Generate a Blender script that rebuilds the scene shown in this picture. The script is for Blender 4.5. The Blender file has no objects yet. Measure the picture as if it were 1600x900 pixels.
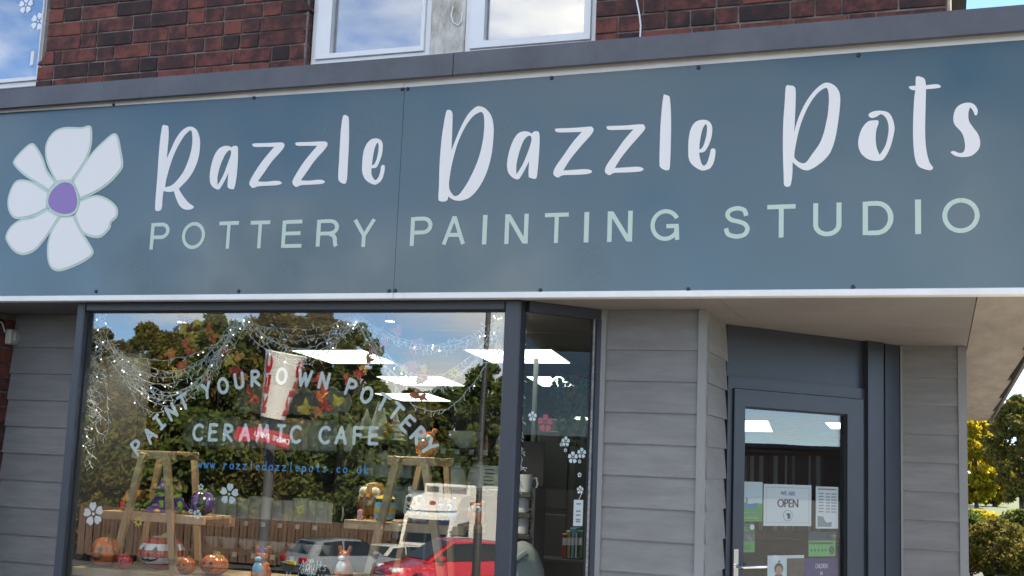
import bpy, math, random
import numpy as np
from mathutils import Vector, Matrix, noise as mnoise
from mathutils.geometry import tessellate_polygon

random.seed(7); rng = np.random.default_rng(7)
scene = bpy.context.scene
COL = scene.collection

# ------------------------------------------------------------------ camera, sky, sun, exposure
FPX = 1882.0
CAM = Vector((0.0, -5.3, 1.6))
ROT = Matrix(((0.94238957, 0.0090219, 0.33439574), (0.33211474, -0.14482901, -0.93205384), (0.0400213, 0.98941557, -0.13948166)))
cam_data = bpy.data.cameras.new('camera'); cam = bpy.data.objects.new('camera', cam_data); COL.objects.link(cam)
cam_data.sensor_width = 36.0; cam_data.lens = FPX / 1600 * 36; cam_data.clip_start = 0.05; cam_data.clip_end = 3000
cam.matrix_world = Matrix.Translation(CAM) @ ROT.to_4x4()
scene.camera = cam

SUN_EL, SUN_AZ = math.radians(43), math.radians(39)      # azimuth measured from +Y towards +X: behind the shop
world = bpy.data.worlds.new('World'); scene.world = world; world.use_nodes = True
nt = world.node_tree; nt.nodes.clear()
def wn(t, **k):
    n = nt.nodes.new(t)
    for a, b in k.items(): setattr(n, a, b)
    return n
sky = wn('ShaderNodeTexSky', sky_type='NISHITA'); sky.sun_disc = False
sky.sun_elevation = SUN_EL; sky.sun_rotation = SUN_AZ
sky.air_density = 0.8; sky.dust_density = 0.0; sky.ozone_density = 6.0; sky.altitude = 3000
tc = wn('ShaderNodeTexCoord'); sep = wn('ShaderNodeSeparateXYZ')
nt.links.new(tc.outputs['Generated'], sep.inputs[0])
# project the view direction on a cloud layer so that clouds flatten towards the horizon
zc = wn('ShaderNodeMath', operation='MAXIMUM'); nt.links.new(sep.outputs[2], zc.inputs[0]); zc.inputs[1].default_value = 0.0
za = wn('ShaderNodeMath', operation='ADD'); nt.links.new(zc.outputs[0], za.inputs[0]); za.inputs[1].default_value = 0.22
dx = wn('ShaderNodeMath', operation='DIVIDE'); nt.links.new(sep.outputs[0], dx.inputs[0]); nt.links.new(za.outputs[0], dx.inputs[1])
dy = wn('ShaderNodeMath', operation='DIVIDE'); nt.links.new(sep.outputs[1], dy.inputs[0]); nt.links.new(za.outputs[0], dy.inputs[1])
cmb = wn('ShaderNodeCombineXYZ'); nt.links.new(dx.outputs[0], cmb.inputs[0]); nt.links.new(dy.outputs[0], cmb.inputs[1]); cmb.inputs[2].default_value = 30.1
cn = wn('ShaderNodeTexNoise'); cn.inputs['Scale'].default_value = 1.35; cn.inputs['Detail'].default_value = 7; cn.inputs['Roughness'].default_value = 0.56
nt.links.new(cmb.outputs[0], cn.inputs['Vector'])
cr = wn('ShaderNodeValToRGB'); cr.color_ramp.elements[0].position = 0.47; cr.color_ramp.elements[1].position = 0.66
cr.color_ramp.elements[0].color = (0, 0, 0, 1); cr.color_ramp.elements[1].color = (0.92, 0.92, 0.92, 1)
nt.links.new(cn.outputs['Fac'], cr.inputs[0])
mixc = wn('ShaderNodeMixRGB'); mixc.inputs[2].default_value = (6.2, 6.3, 6.5, 1)
nt.links.new(cr.outputs[0], mixc.inputs[0]); nt.links.new(sky.outputs[0], mixc.inputs[1])
bg = wn('ShaderNodeBackground'); bg.inputs['Strength'].default_value = 0.11
out = wn('ShaderNodeOutputWorld')
nt.links.new(mixc.outputs[0], bg.inputs[0]); nt.links.new(bg.outputs[0], out.inputs[0])

sd = bpy.data.lights.new('sun', 'SUN'); sd.energy = 4.8; sd.angle = math.radians(0.53); sd.color = (1.0, 0.94, 0.84)
sun = bpy.data.objects.new('sun', sd); COL.objects.link(sun)
sdir = Vector((math.sin(SUN_AZ) * math.cos(SUN_EL), math.cos(SUN_AZ) * math.cos(SUN_EL), math.sin(SUN_EL)))
sun.rotation_euler = sdir.to_track_quat('Z', 'Y').to_euler(); sun.location = (0, 0, 40)

vs = scene.view_settings
vs.view_transform = 'Standard'; vs.look = 'None'; vs.gamma = 1.0; vs.use_curve_mapping = False
vs.exposure = 2.15
vs.use_white_balance = True; vs.white_balance_temperature = 7550; vs.white_balance_tint = 7
scene.render.engine = 'CYCLES'
cy = scene.cycles
cy.max_bounces = 8; cy.diffuse_bounces = 3; cy.glossy_bounces = 4; cy.transmission_bounces = 4; cy.transparent_max_bounces = 20
cy.use_denoising = True; cy.sample_clamp_indirect = 6.0; cy.caustics_reflective = False; cy.caustics_refractive = False

# ------------------------------------------------------------------ helpers
def ray(px, py): return ROT @ Vector((px - 800.0, -(py - 450.0), -FPX))
def onY(px, py, Y):
    d = ray(px, py); return CAM + d * ((Y - CAM.y) / d.y)
def onZ(px, py, Z):
    d = ray(px, py); return CAM + d * ((Z - CAM.z) / d.z)
def onPlane(px, py, P0, n):
    d = ray(px, py); return CAM + d * ((Vector(P0) - CAM).dot(n) / d.dot(n))
GW = 0.130                                   # face of the display glass
def across(px, py, depth):                   # a place across the road whose mirror image in the glass lies in this direction
    d = ray(px, py); P = CAM + d * (depth / FPX); return Vector((P.x, 2 * GW - P.y, P.z))

MATS = {}
def mat(name, rgb, rough=0.6, metal=0.0, spec=0.5, noise=None, bump=None, rand=0.0, stretch=None, emit=None, ior=None, coat=0.0, dark=None, trans=0.0):
    if name in MATS: return MATS[name]
    m = bpy.data.materials.new(name); m.use_nodes = True; t = m.node_tree; b = t.nodes['Principled BSDF']
    b.inputs['Base Color'].default_value = (*rgb, 1); b.inputs['Roughness'].default_value = rough
    b.inputs['Metallic'].default_value = metal; b.inputs['Specular IOR Level'].default_value = spec
    if ior: b.inputs['IOR'].default_value = ior
    if coat: b.inputs['Coat Weight'].default_value = coat; b.inputs['Coat Roughness'].default_value = 0.06
    if emit: b.inputs['Emission Color'].default_value = (*emit[0], 1); b.inputs['Emission Strength'].default_value = emit[1]
    L = t.links; src = None
    co = t.nodes.new('ShaderNodeTexCoord'); mp = t.nodes.new('ShaderNodeMapping'); L.new(co.outputs['Object'], mp.inputs[0])
    if stretch: mp.inputs['Scale'].default_value = stretch
    if noise:
        n = t.nodes.new('ShaderNodeTexNoise'); n.inputs['Scale'].default_value = noise[0]; n.inputs['Detail'].default_value = 6; n.inputs['Roughness'].default_value = 0.65
        L.new(mp.outputs[0], n.inputs['Vector'])
        r = t.nodes.new('ShaderNodeValToRGB'); r.color_ramp.elements[0].position = 0.3; r.color_ramp.elements[1].position = 0.7
        d = dark if dark else tuple(c * (1 - noise[1]) for c in rgb)
        r.color_ramp.elements[0].color = (*d, 1); r.color_ramp.elements[1].color = (*[min(1, c * (1 + noise[1] * 0.5)) for c in rgb], 1)
        L.new(n.outputs['Fac'], r.inputs[0]); src = r.outputs[0]
    if rand:
        oi = t.nodes.new('ShaderNodeObjectInfo'); hs = t.nodes.new('ShaderNodeHueSaturation')
        mr = t.nodes.new('ShaderNodeMapRange'); mr.inputs[3].default_value = 1 - rand; mr.inputs[4].default_value = 1 + rand
        L.new(oi.outputs['Random'], mr.inputs[0]); L.new(mr.outputs[0], hs.inputs['Value'])
        if src: L.new(src, hs.inputs['Color'])
        else: hs.inputs['Color'].default_value = (*rgb, 1)
        src = hs.outputs[0]
    if src: L.new(src, b.inputs['Base Color'])
    if bump:
        n2 = t.nodes.new('ShaderNodeTexNoise'); n2.inputs['Scale'].default_value = bump[0]; n2.inputs['Detail'].default_value = 5
        L.new(mp.outputs[0], n2.inputs['Vector'])
        bp = t.nodes.new('ShaderNodeBump'); bp.inputs['Strength'].default_value = bump[1]; bp.inputs['Distance'].default_value = bump[2] if len(bump) > 2 else 0.004
        L.new(n2.outputs['Fac'], bp.inputs['Height']); L.new(bp.outputs[0], b.inputs['Normal'])
    MATS[name] = m; return m

def glass(name, f0, tint=(1, 1, 1), rough=0.0):
    m = bpy.data.materials.new(name); m.use_nodes = True; t = m.node_tree; t.nodes.clear(); L = t.links
    o = t.nodes.new('ShaderNodeOutputMaterial'); mx = t.nodes.new('ShaderNodeMixShader')
    tr = t.nodes.new('ShaderNodeBsdfTransparent'); tr.inputs[0].default_value = (*tint, 1)
    gl = t.nodes.new('ShaderNodeBsdfGlossy'); gl.inputs['Roughness'].default_value = rough
    lw = t.nodes.new('ShaderNodeLayerWeight'); lw.inputs['Blend'].default_value = 0.5
    pw = t.nodes.new('ShaderNodeMath'); pw.operation = 'POWER'; pw.inputs[1].default_value = 5.0
    mu = t.nodes.new('ShaderNodeMath'); mu.operation = 'MULTIPLY_ADD'; mu.inputs[1].default_value = 1 - f0; mu.inputs[2].default_value = f0
    L.new(lw.outputs['Facing'], pw.inputs[0]); L.new(pw.outputs[0], mu.inputs[0]); L.new(mu.outputs[0], mx.inputs[0])
    co = t.nodes.new('ShaderNodeTexCoord'); nz = t.nodes.new('ShaderNodeTexNoise'); nz.inputs['Scale'].default_value = 1.7; nz.inputs['Detail'].default_value = 1.0; L.new(co.outputs['Object'], nz.inputs['Vector'])
    bp = t.nodes.new('ShaderNodeBump'); bp.inputs['Strength'].default_value = 1.0; bp.inputs['Distance'].default_value = 0.0006; L.new(nz.outputs['Fac'], bp.inputs['Height']); L.new(bp.outputs[0], gl.inputs['Normal'])   # rolled glass is never quite flat
    L.new(tr.outputs[0], mx.inputs[1]); L.new(gl.outputs[0], mx.inputs[2]); L.new(mx.outputs[0], o.inputs[0])
    MATS[name] = m; return m

class MB:
    def __init__(s): s.v = []; s.f = []; s.mi = []; s.T = None; s.cur = 0
    def add(s, vs, fs):
        k = len(s.v)
        if s.T is not None: vs = [s.T @ Vector(v) for v in vs]
        s.v += [tuple(v) for v in vs]; s.f += [tuple(i + k for i in f) for f in fs]; s.mi += [s.cur] * len(fs); return s
    def box(s, x0, x1, y0, y1, z0, z1):
        vs = [(x0, y0, z0), (x1, y0, z0), (x1, y1, z0), (x0, y1, z0), (x0, y0, z1), (x1, y0, z1), (x1, y1, z1), (x0, y1, z1)]
        return s.add(vs, [(3, 2, 1, 0), (4, 5, 6, 7), (0, 1, 5, 4), (1, 2, 6, 5), (2, 3, 7, 6), (3, 0, 4, 7)])
    def bbox(s, x0, x1, y0, y1, z0, z1, c=0.004):            # box with chamfered vertical and horizontal edges
        vs = []; 
        for (a, b, cc) in ((0, c, c), (c, 0, c), (c, c, 0)):
            for sx in (0, 1):
                for sy in (0, 1):
                    for sz in (0, 1):
                        vs.append((x0 + a if sx == 0 else x1 - a, y0 + b if sy == 0 else y1 - b, z0 + cc if sz == 0 else z1 - cc))
        import bmesh
        bm = bmesh.new()
        for v in vs: bm.verts.new(v)
        bmesh.ops.convex_hull(bm, input=bm.verts); bmesh.ops.dissolve_limit(bm, angle_limit=0.02, verts=bm.verts, edges=bm.edges)
        bm.verts.index_update(); V = [tuple(v.co) for v in bm.verts]; F = [[v.index for v in f.verts] for f in bm.faces]; bm.free()
        return s.add(V, F)
    def bar(s, a, b, w, d, up=(0, 0, 1)):                     # rectangular bar from a to b
        a = Vector(a); b = Vector(b); t = (b - a).normalized(); r = t.cross(Vector(up))
        if r.length < 1e-4: r = t.cross(Vector((1, 0, 0)))
        r.normalize(); q = r.cross(t).normalized()
        vs = [p + r * (i * w / 2) + q * (j * d / 2) for p in (a, b) for i, j in ((-1, -1), (1, -1), (1, 1), (-1, 1))]
        return s.add(vs, [(3, 2, 1, 0), (4, 5, 6, 7), (0, 1, 5, 4), (1, 2, 6, 5), (2, 3, 7, 6), (3, 0, 4, 7)])
    def tube(s, pts, r, n=8, cap=True):
        pts = [Vector(p) for p in pts]; rs = r if isinstance(r, (list, tuple)) else [r] * len(pts); vs = []; fs = []
        q = None
        for i, p in enumerate(pts):
            t = (pts[min(i + 1, len(pts) - 1)] - pts[max(i - 1, 0)])
            t = t.normalized() if t.length > 1e-9 else Vector((0, 0, 1))
            if q is None: q = t.orthogonal().normalized()
            q = (q - t * q.dot(t)); q = q.normalized() if q.length > 1e-6 else t.orthogonal().normalized()
            b = t.cross(q)
            for k in range(n):
                a = 2 * math.pi * k / n; vs.append(p + (q * math.cos(a) + b * math.sin(a)) * rs[i])
        for i in range(len(pts) - 1):
            for k in range(n): fs.append((i * n + k, i * n + (k + 1) % n, (i + 1) * n + (k + 1) % n, (i + 1) * n + k))
        if cap: fs += [tuple(range(n))[::-1], tuple((len(pts) - 1) * n + k for k in range(n))]
        return s.add(vs, fs)
    def lathe(s, prof, c=(0, 0, 0), n=20, fn=None):           # prof: (r, z); fn(angle, t) scales r
        vs = []; fs = []; m = len(prof); c = Vector(c)
        for i, (r, z) in enumerate(prof):
            for k in range(n):
                a = 2 * math.pi * k / n; rr = r * (fn(a, i / (m - 1)) if fn else 1)
                vs.append(c + Vector((rr * math.cos(a), rr * math.sin(a), z)))
        for i in range(m - 1):
            for k in range(n): fs.append((i * n + k, i * n + (k + 1) % n, (i + 1) * n + (k + 1) % n, (i + 1) * n + k))
        fs += [tuple(range(n))[::-1], tuple((m - 1) * n + k for k in range(n))]
        return s.add(vs, fs)
    def ball(s, c, rx, ry=None, rz=None, n=14, m=9):
        ry = ry or rx; rz = rz or rx; k0 = []
        prof = [(math.sin(math.pi * i / m), -math.cos(math.pi * i / m)) for i in range(m + 1)]
        prof[0] = (0.02, -1); prof[-1] = (0.02, 1)
        T = s.T; s.T = (T if T is not None else Matrix()) @ Matrix.Translation(Vector(c)) @ Matrix.Diagonal((rx, ry, rz, 1)); s.lathe(prof, n=n); s.T = T; return s
    def sheet(s, polys, to3, thick=0.0, tn=None):              # filled 2-D outlines (first outer, others holes) mapped by to3
        flat = [p for pl in polys for p in pl]
        tris = tessellate_polygon([[Vector((x, y, 0)) for x, y in pl] for pl in polys])
        top = [to3(x, y) for x, y in flat]
        # orient towards -Y-ish handled by double sided shading
        s.add(top, [tuple(t) for t in tris])
        if thick:
            k = 0; tn = Vector(tn) * thick
            for pl in polys:
                n = len(pl); vs = [Vector(top[k + i]) for i in range(n)]; vs += [v + tn for v in vs]
                s.add(vs, [(i, (i + 1) % n, n + (i + 1) % n, n + i) for i in range(n)]); k += n
        return s
    def build(s, name, material, parent=None, smooth=False, loc=None):
        me = bpy.data.meshes.new(name); me.from_pydata(s.v, [], s.f)
        ms = material if isinstance(material, (list, tuple)) else [material]
        for m in ms: me.materials.append(m)
        if len(ms) > 1: me.polygons.foreach_set('material_index', s.mi)
        me.update()
        import bmesh
        bm = bmesh.new(); bm.from_mesh(me); bmesh.ops.recalc_face_normals(bm, faces=bm.faces); bm.to_mesh(me); bm.free()
        if smooth:
            me.polygons.foreach_set('use_smooth', [True] * len(me.polygons)); 
            if smooth != 'all': me.set_sharp_from_angle(angle=math.radians(40))
        o = bpy.data.objects.new(name, me); COL.objects.link(o)
        if parent is not None: o.parent = parent
        if loc is not None: o.location = loc
        return o

def tag(o, label=None, cat=None, group=None, kind=None):
    if label: o['label'] = label
    if cat: o['category'] = cat
    if group: o['group'] = group
    if kind: o['kind'] = kind
    return o
def empty(name, label=None, cat=None, loc=(0, 0, 0), group=None, rz=0.0):
    o = bpy.data.objects.new(name, None); COL.objects.link(o); o.location = loc; o.rotation_euler = (0, 0, rz); o.empty_display_size = 0.1
    return tag(o, label, cat, group)
def copy_tree(o, parent=None):
    c = o.copy(); COL.objects.link(c); c.parent = parent
    for ch in list(o.children): copy_tree(ch, c)
    return c
def catmull(pts, n=6, closed=True):
    P = [(p[0], p[1]) for p in pts]; corner = [len(p) > 2 for p in pts]; N = len(P); o = []
    for i in range(N if closed else N - 1):
        p1 = P[i]; p2 = P[(i + 1) % N]
        p0 = P[(i - 1) % N] if (closed or i > 0) else p1
        p3 = P[(i + 2) % N] if (closed or i + 2 < N) else p2
        if corner[i]: p0 = p1
        if corner[(i + 1) % N]: p3 = p2
        for k in range(n):
            t = k / n; t2 = t * t; t3 = t2 * t
            o.append(tuple(0.5 * (2 * b + (c - a) * t + (2 * a - 5 * b + 4 * c - d) * t2 + (-a + 3 * b - 3 * c + d) * t3) for a, b, c, d in zip(p0, p1, p2, p3)))
    if not closed: o.append(P[-1])
    return o
def inset(poly, d):
    A = sum(a[0] * b[1] - b[0] * a[1] for a, b in zip(poly, poly[1:] + poly[:1])); sg = 1 if A > 0 else -1; o = []
    n = len(poly)
    for i in range(n):
        a = Vector(poly[i - 2]); c = Vector(poly[(i + 2) % n]); t = c - a
        if t.length < 1e-9: t = Vector((1, 0))
        t.normalize(); o.append((poly[i][0] - t.y * d * sg, poly[i][1] + t.x * d * sg))
    return o

# glyphs of the built-in font, read once while the scene is still empty
GLY = {}
def load_glyphs(chars):
    for ch in chars:
        cu = bpy.data.curves.new('glyph', 'FONT'); cu.body = ch; cu.size = 1.0; cu.fill_mode = 'FRONT'; cu.resolution_u = 5
        ob = bpy.data.objects.new('glyph', cu); COL.objects.link(ob); bpy.context.view_layer.update()
        me = bpy.data.meshes.new_from_object(ob.evaluated_get(bpy.context.evaluated_depsgraph_get()))
        V = np.array([v.co[:2] for v in me.vertices]); F = [tuple(p.vertices) for p in me.polygons]
        if len(V): V[:, 0] -= V[:, 0].min()
        GLY[ch] = (V, F, (V[:, 0].max() if len(V) else 0.25))
        bpy.data.objects.remove(ob); bpy.data.curves.remove(cu); bpy.data.meshes.remove(me)
load_glyphs('ABCDEFGHIJKLMNOPQRSTUVWXYZ0123456789')
def put_glyph(mb, ch, to3, x0, x1, y0, y1):                   # glyph stretched into a box
    V, F, w = GLY[ch]; lo = V[:, 1].min(); hi = V[:, 1].max()
    mb.add([to3(x0 + (x1 - x0) * a / w, y0 + (y1 - y0) * (b - lo) / (hi - lo)) for a, b in V], F)
def put_text(mb, s, to3, cx, y0, h, sp=0.08, squash=1.0, bold=0.0):
    if bold:
        for k_, q in enumerate((-1, -.5, .5, 1)): put_text(mb, s, (lambda x, z, q=q, k_=k_: Vector(to3(x + bold * q, z)) + Vector((0, -1e-4 * k_, 0))), cx, y0, h, sp, squash)
    adv = []; x = 0
    for ch in s:
        w = 0.26 if ch == ' ' else GLY[ch][2]
        adv.append(x); x += w + sp
    tot = x - sp; k = h / 0.73
    for ch, a in zip(s, adv):
        if ch == ' ': continue
        V, F, w = GLY[ch]; mb.add([to3(cx + ((a + q[0]) - tot / 2) * k * squash, y0 + q[1] * k) for q in V], F)

def ribbon(path, w):                                          # constant-width band with mitred joins and square ends
    n = len(path); L_, R_ = [], []
    for i in range(n):
        p = Vector(path[i]); a = (p - Vector(path[i - 1])).normalized() if i else None; b = (Vector(path[i + 1]) - p).normalized() if i < n - 1 else None
        t = (a + b) if a is not None and b is not None else (a if b is None else b)
        if t.length < 1e-6: t = a
        t = t.normalized(); nr = Vector((-t.y, t.x)); k_ = w / 2 / max(.35, nr.dot(Vector((-(a or b).y, (a or b).x))))
        L_.append(p + nr * k_); R_.append(p - nr * k_)
    return L_, R_
def arc(cx, cy, rx, ry, a0, a1, n=9): return [(cx + rx * math.cos(math.radians(a0 + (a1 - a0) * i / n)), cy + ry * math.sin(math.radians(a0 + (a1 - a0) * i / n))) for i in range(n + 1)]
_s = [(.06, 0), (.06, 1)]
SANS = {
 'P': [_s, [(.12, .94), (.40, .94)] + arc(.42, .70, .25, .24, 88, -88, 12) + [(.12, .46)]], 'O': [arc(.5, .5, .45, .455, 90, 450, 36)],
 'T': [[(0, .94), (.80, .94)], [(.40, 0), (.40, .88)]], 'E': [_s, [(.12, .94), (.72, .94)], [(.12, .52), (.68, .52)], [(.12, .06), (.74, .06)]],
 'R': [_s, [(.12, .94), (.42, .94)] + arc(.44, .71, .25, .23, 88, -88, 12) + [(.12, .48)], [(.46, .45), (.58, .40), (.635, .30), (.65, .14), (.665, .05), (.70, 0)]],
 'Y': [[(.03, 1), (.38, .42), (.38, 0)], [(.73, 1), (.40, .44)]], 'A': [[(.05, 0), (.40, .97)], [(.40, .97), (.75, 0)], [(.17, .33), (.63, .33)]], 'I': [_s],
 'N': [_s, [(.10, .96), (.64, .04)], [(.68, 0), (.68, 1)]], 'G': [arc(.47, .5, .42, .455, 28, 318, 26) + [(.82, .26), (.84, .46)], [(.50, .46), (.90, .46)], [(.86, 0), (.84, .41)]],
 'S': [catmull([(.67, .70), (.60, .88), (.38, .945), (.15, .87), (.10, .72), (.22, .585), (.45, .52), (.64, .43), (.71, .28), (.62, .11), (.38, .055), (.13, .13), (.055, .32)], 5, False)],
 'U': [[(.06, 1), (.06, .34)] + arc(.38, .345, .32, .29, 182, 358, 14) + [(.70, .34), (.70, 1)]], 'D': [_s, [(.12, .94), (.34, .94)] + arc(.36, .5, .36, .44, 88, -88, 16) + [(.12, .06)]]}
def sans_glyph(mb, ch, to3, x0, x1, y0, y1, w=.138):           # letter fitted into a box on the sign; strokes 0.1 mm apart
    rb = [ribbon(p, w) for p in SANS[ch]]; xs = [q.x for l, r in rb for q in l + r]; ys = [q.y for l, r in rb for q in l + r]; ax, bx, ay, by = min(xs), max(xs), min(ys), max(ys)
    for k_, (l, r) in enumerate(rb):
        f = lambda q: to3(x0 + (x1 - x0) * (q.x - ax) / (bx - ax), y0 + (y1 - y0) * (q.y - ay) / (by - ay), k_ * 1e-4); n = len(l)
        mb.add([f(q) for q in l] + [f(q) for q in r], [(i, i + 1, n + i + 1, n + i) for i in range(n - 1)])

# rounded single-line lettering (painted / vinyl hand lettering)
def arc(cx, cy, rx, ry, a0, a1, n=9): return [(cx + rx * math.cos(math.radians(a0 + (a1 - a0) * i / n)), cy + ry * math.sin(math.radians(a0 + (a1 - a0) * i / n))) for i in range(n + 1)]
SF = {
 'P': [[(0, 0), (0.03, 1)], [(0.03, 1)] + arc(0.28, 0.75, 0.3, 0.25, 85, -90) + [(0.02, 0.48)]],
 'A': [[(0, 0), (0.36, 1), (0.68, 0)], [(0.12, 0.36), (0.58, 0.36)]],
 'I': [[(0.2, 0), (0.22, 1)], [(0, 1), (0.44, 1)], [(0, 0), (0.42, 0)]],
 'N': [[(0, 0), (0.03, 1), (0.58, 0.02), (0.62, 1)]],
 'T': [[(0.33, 0), (0.34, 1)], [(0, 1), (0.7, 0.98)]],
 'Y': [[(0, 1), (0.3, 0.52)], [(0.62, 1), (0.3, 0.52), (0.18, 0)]],
 'O': [arc(0.36, 0.5, 0.36, 0.5, 90, 450, 18)],
 'U': [[(0, 1), (0, 0.35)] + arc(0.3, 0.3, 0.3, 0.3, 180, 360) + [(0.6, 1)]],
 'R': [[(0, 0), (0.03, 1)], [(0.03, 1)] + arc(0.25, 0.77, 0.3, 0.23, 85, -90) + [(0.04, 0.52), (0.58, 0)]],
 'W': [[(0, 1), (0.22, 0), (0.46, 0.82), (0.66, 0), (0.94, 1)]],
 'E': [[(0.52, 1), (0.02, 1), (0, 0), (0.54, 0)], [(0.01, 0.52), (0.46, 0.54)]],
 'C': [arc(0.4, 0.5, 0.4, 0.5, 50, 310, 14)],
 'M': [[(0, 0), (0.16, 1), (0.42, 0.25), (0.7, 1), (0.86, 0)]],
 'F': [[(0.02, 0), (0.02, 1), (0.54, 1)], [(0.02, 0.55), (0.46, 0.56)]],
 'H': [[(0, 0), (0, 1)], [(.55, 0), (.56, 1)], [(0, .5), (.55, .52)]],
 'w': [[(0, .6), (.16, 0), (.32, .5), (.46, 0), (.64, .6)]], '.': [[(0.1, 0), (0.12, 0.02)]],
 'r': [[(0, .6), (0.02, 0)], arc(.2, .34, .19, .24, 170, 40, 5)], 'a': [arc(.24, .28, .24, .28, 60, 390, 12), [(.46, .58), (.5, 0)]],
 'z': [[(0, .58), (.42, .58), (0, 0), (.46, 0)]], 'l': [[(0.05, 1), (0.06, 0)]], 'e': [[(.02, .3), (.44, .34)] + arc(.24, .3, .22, .28, 20, 310, 10)],
 'd': [arc(.22, .28, .22, .28, 60, 390, 12), [(.46, 1), (.47, 0)]], 'p': [[(0.02, .58), (0, -.4)], arc(.24, .28, .23, .28, 140, -150, 10)],
 'o': [arc(.24, .29, .24, .29, 90, 450, 14)], 't': [[(.2, .95), (.2, .1), (.32, 0)], [(0, .62), (.4, .63)]],
 's': [[(.38, .54), (.2, .6), (.04, .48), (.1, .36), (.34, .24), (.36, .08), (.16, -.02), (0, .06)]],
 'c': [arc(.24, .29, .23, .29, 50, 310, 10)], 'u': [[(0, .58), (.02, .16), (.16, 0), (.36, .1), (.42, .58)], [(.42, .3), (.44, 0)]], 'k': [[(0, 1), (0, 0)], [(.38, .56), (.02, .26), (.4, 0)]],
 'n': [[(0, .58), (0, 0)], arc(.2, .36, .19, .22, 170, 0, 6) + [(.4, 0)]], 'v': [[(0, .58), (.2, 0), (.4, .58)]], 'i': [[(.05, .58), (.06, 0)], [(.05, .82), (.06, .84)]],
 'g': [arc(.22, .3, .22, .28, 50, 390, 10), [(.44, .58), (.42, -.25), (.2, -.4), (0, -.28)]], 'h': [[(0, 1), (0, 0)], arc(.2, .34, .19, .22, 170, 0, 6) + [(.4, 0)]], 'y': [[(0, .58), (.2, .05)], [(.42, .58), (.1, -.4)]], 'm': [[(0, .58), (0, 0)], arc(.16, .36, .15, .22, 170, 0, 6) + [(.32, 0)], arc(.48, .36, .15, .22, 170, 0, 6) + [(.64, 0)]],
}
SW = {c: max(p[0] for st in s for p in st) for c, s in SF.items()}
def stroke_letter(mb, ch, to3, h, r):                          # to3(x, y, layer) ; overlapping strokes sit 0.05 mm apart
    lay = 0
    for st in SF[ch]:
        for (a, b) in zip(st, st[1:]):
            ax, ay, bx, by = a[0] * h, a[1] * h, b[0] * h, b[1] * h
            d = math.hypot(bx - ax, by - ay)
            if d < 1e-7: continue
            an = math.atan2(by - ay, bx - ax); ring = []
            for k in range(7):
                t = an + math.pi / 2 + math.pi * k / 6; ring.append((ax + r * math.cos(t), ay + r * math.sin(t)))
            for k in range(7):
                t = an - math.pi / 2 + math.pi * k / 6; ring.append((bx + r * math.cos(t), by + r * math.sin(t)))
            mb.add([to3(x, y, lay * 5e-5) for x, y in ring], [tuple(range(14))]); lay += 1

# ------------------------------------------------------------------ materials
M_mortar = mat('mortar', (0.20, 0.165, 0.145), 0.95, noise=(9, 0.8), bump=(160, 0.4))
M_wall_in = mat('painted_plaster_interior', (0.30, 0.31, 0.32), 0.9, noise=(3, 0.15))
def brick_material():
    m = bpy.data.materials.new('smoked_red_brick'); m.use_nodes = True; t = m.node_tree; L = t.links; b = t.nodes['Principled BSDF']
    co = t.nodes.new('ShaderNodeTexCoord'); oi = t.nodes.new('ShaderNodeObjectInfo')
    ad = t.nodes.new('ShaderNodeVectorMath'); ad.operation = 'ADD'; sc = t.nodes.new('ShaderNodeVectorMath'); sc.operation = 'SCALE'; sc.inputs['Scale'].default_value = 37.0
    cb = t.nodes.new('ShaderNodeCombineXYZ')
    for i in range(3): L.new(oi.outputs['Random'], cb.inputs[i])
    L.new(cb.outputs[0], sc.inputs[0]); L.new(co.outputs['Object'], ad.inputs[0]); L.new(sc.outputs[0], ad.inputs[1])
    n = t.nodes.new('ShaderNodeTexNoise'); n.inputs['Scale'].default_value = 11; n.inputs['Detail'].default_value = 7; n.inputs['Roughness'].default_value = 0.7; L.new(ad.outputs[0], n.inputs['Vector'])
    # each brick carries its own amount of soot
    sh = t.nodes.new('ShaderNodeMath'); sh.operation = 'MULTIPLY_ADD'; sh.inputs[1].default_value = 0.34; sh.inputs[2].default_value = -0.17; L.new(oi.outputs['Random'], sh.inputs[0])
    sm = t.nodes.new('ShaderNodeMath'); sm.operation = 'ADD'; L.new(n.outputs['Fac'], sm.inputs[0]); L.new(sh.outputs[0], sm.inputs[1])
    r = t.nodes.new('ShaderNodeValToRGB'); e = r.color_ramp.elements
    e[0].position = 0.30; e[0].color = (0.024, 0.014, 0.014, 1); e[1].position = 0.66; e[1].color = (0.19, 0.052, 0.039, 1)
    k = e.new(0.47); k.color = (0.064, 0.024, 0.022, 1)
    L.new(sm.outputs[0], r.inputs[0]); L.new(r.outputs[0], b.inputs['Base Color'])
    b.inputs['Roughness'].default_value = 0.85
    n2 = t.nodes.new('ShaderNodeTexNoise'); n2.inputs['Scale'].default_value = 90; n2.inputs['Detail'].default_value = 6; L.new(ad.outputs[0], n2.inputs['Vector'])
    bp = t.nodes.new('ShaderNodeBump'); bp.inputs['Strength'].default_value = 0.6; bp.inputs['Distance'].default_value = 0.004
    L.new(n2.outputs['Fac'], bp.inputs['Height']); L.new(bp.outputs[0], b.inputs['Normal'])
    MATS['brick'] = m; return m
M_brick = brick_material()
M_white = mat('white_upvc', (0.78, 0.78, 0.79), 0.35, noise=(2.5, 0.06))
M_trim = mat('white_sign_trim', (0.80, 0.79, 0.77), 0.4, noise=(3, 0.12))
M_slate = mat('slate_blue_frame', (0.034, 0.040, 0.053), 0.38, noise=(5, 0.14))
M_clad = mat('grey_fibre_cladding', (0.215, 0.21, 0.208), 0.62, noise=(2.2, 0.2), bump=(26, 0.4, 0.003), rand=0.045, stretch=(1.5, 1.5, 9))
M_cladtrim = mat('grey_corner_trim', (0.25, 0.248, 0.25), 0.5, noise=(3, 0.1))
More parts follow.
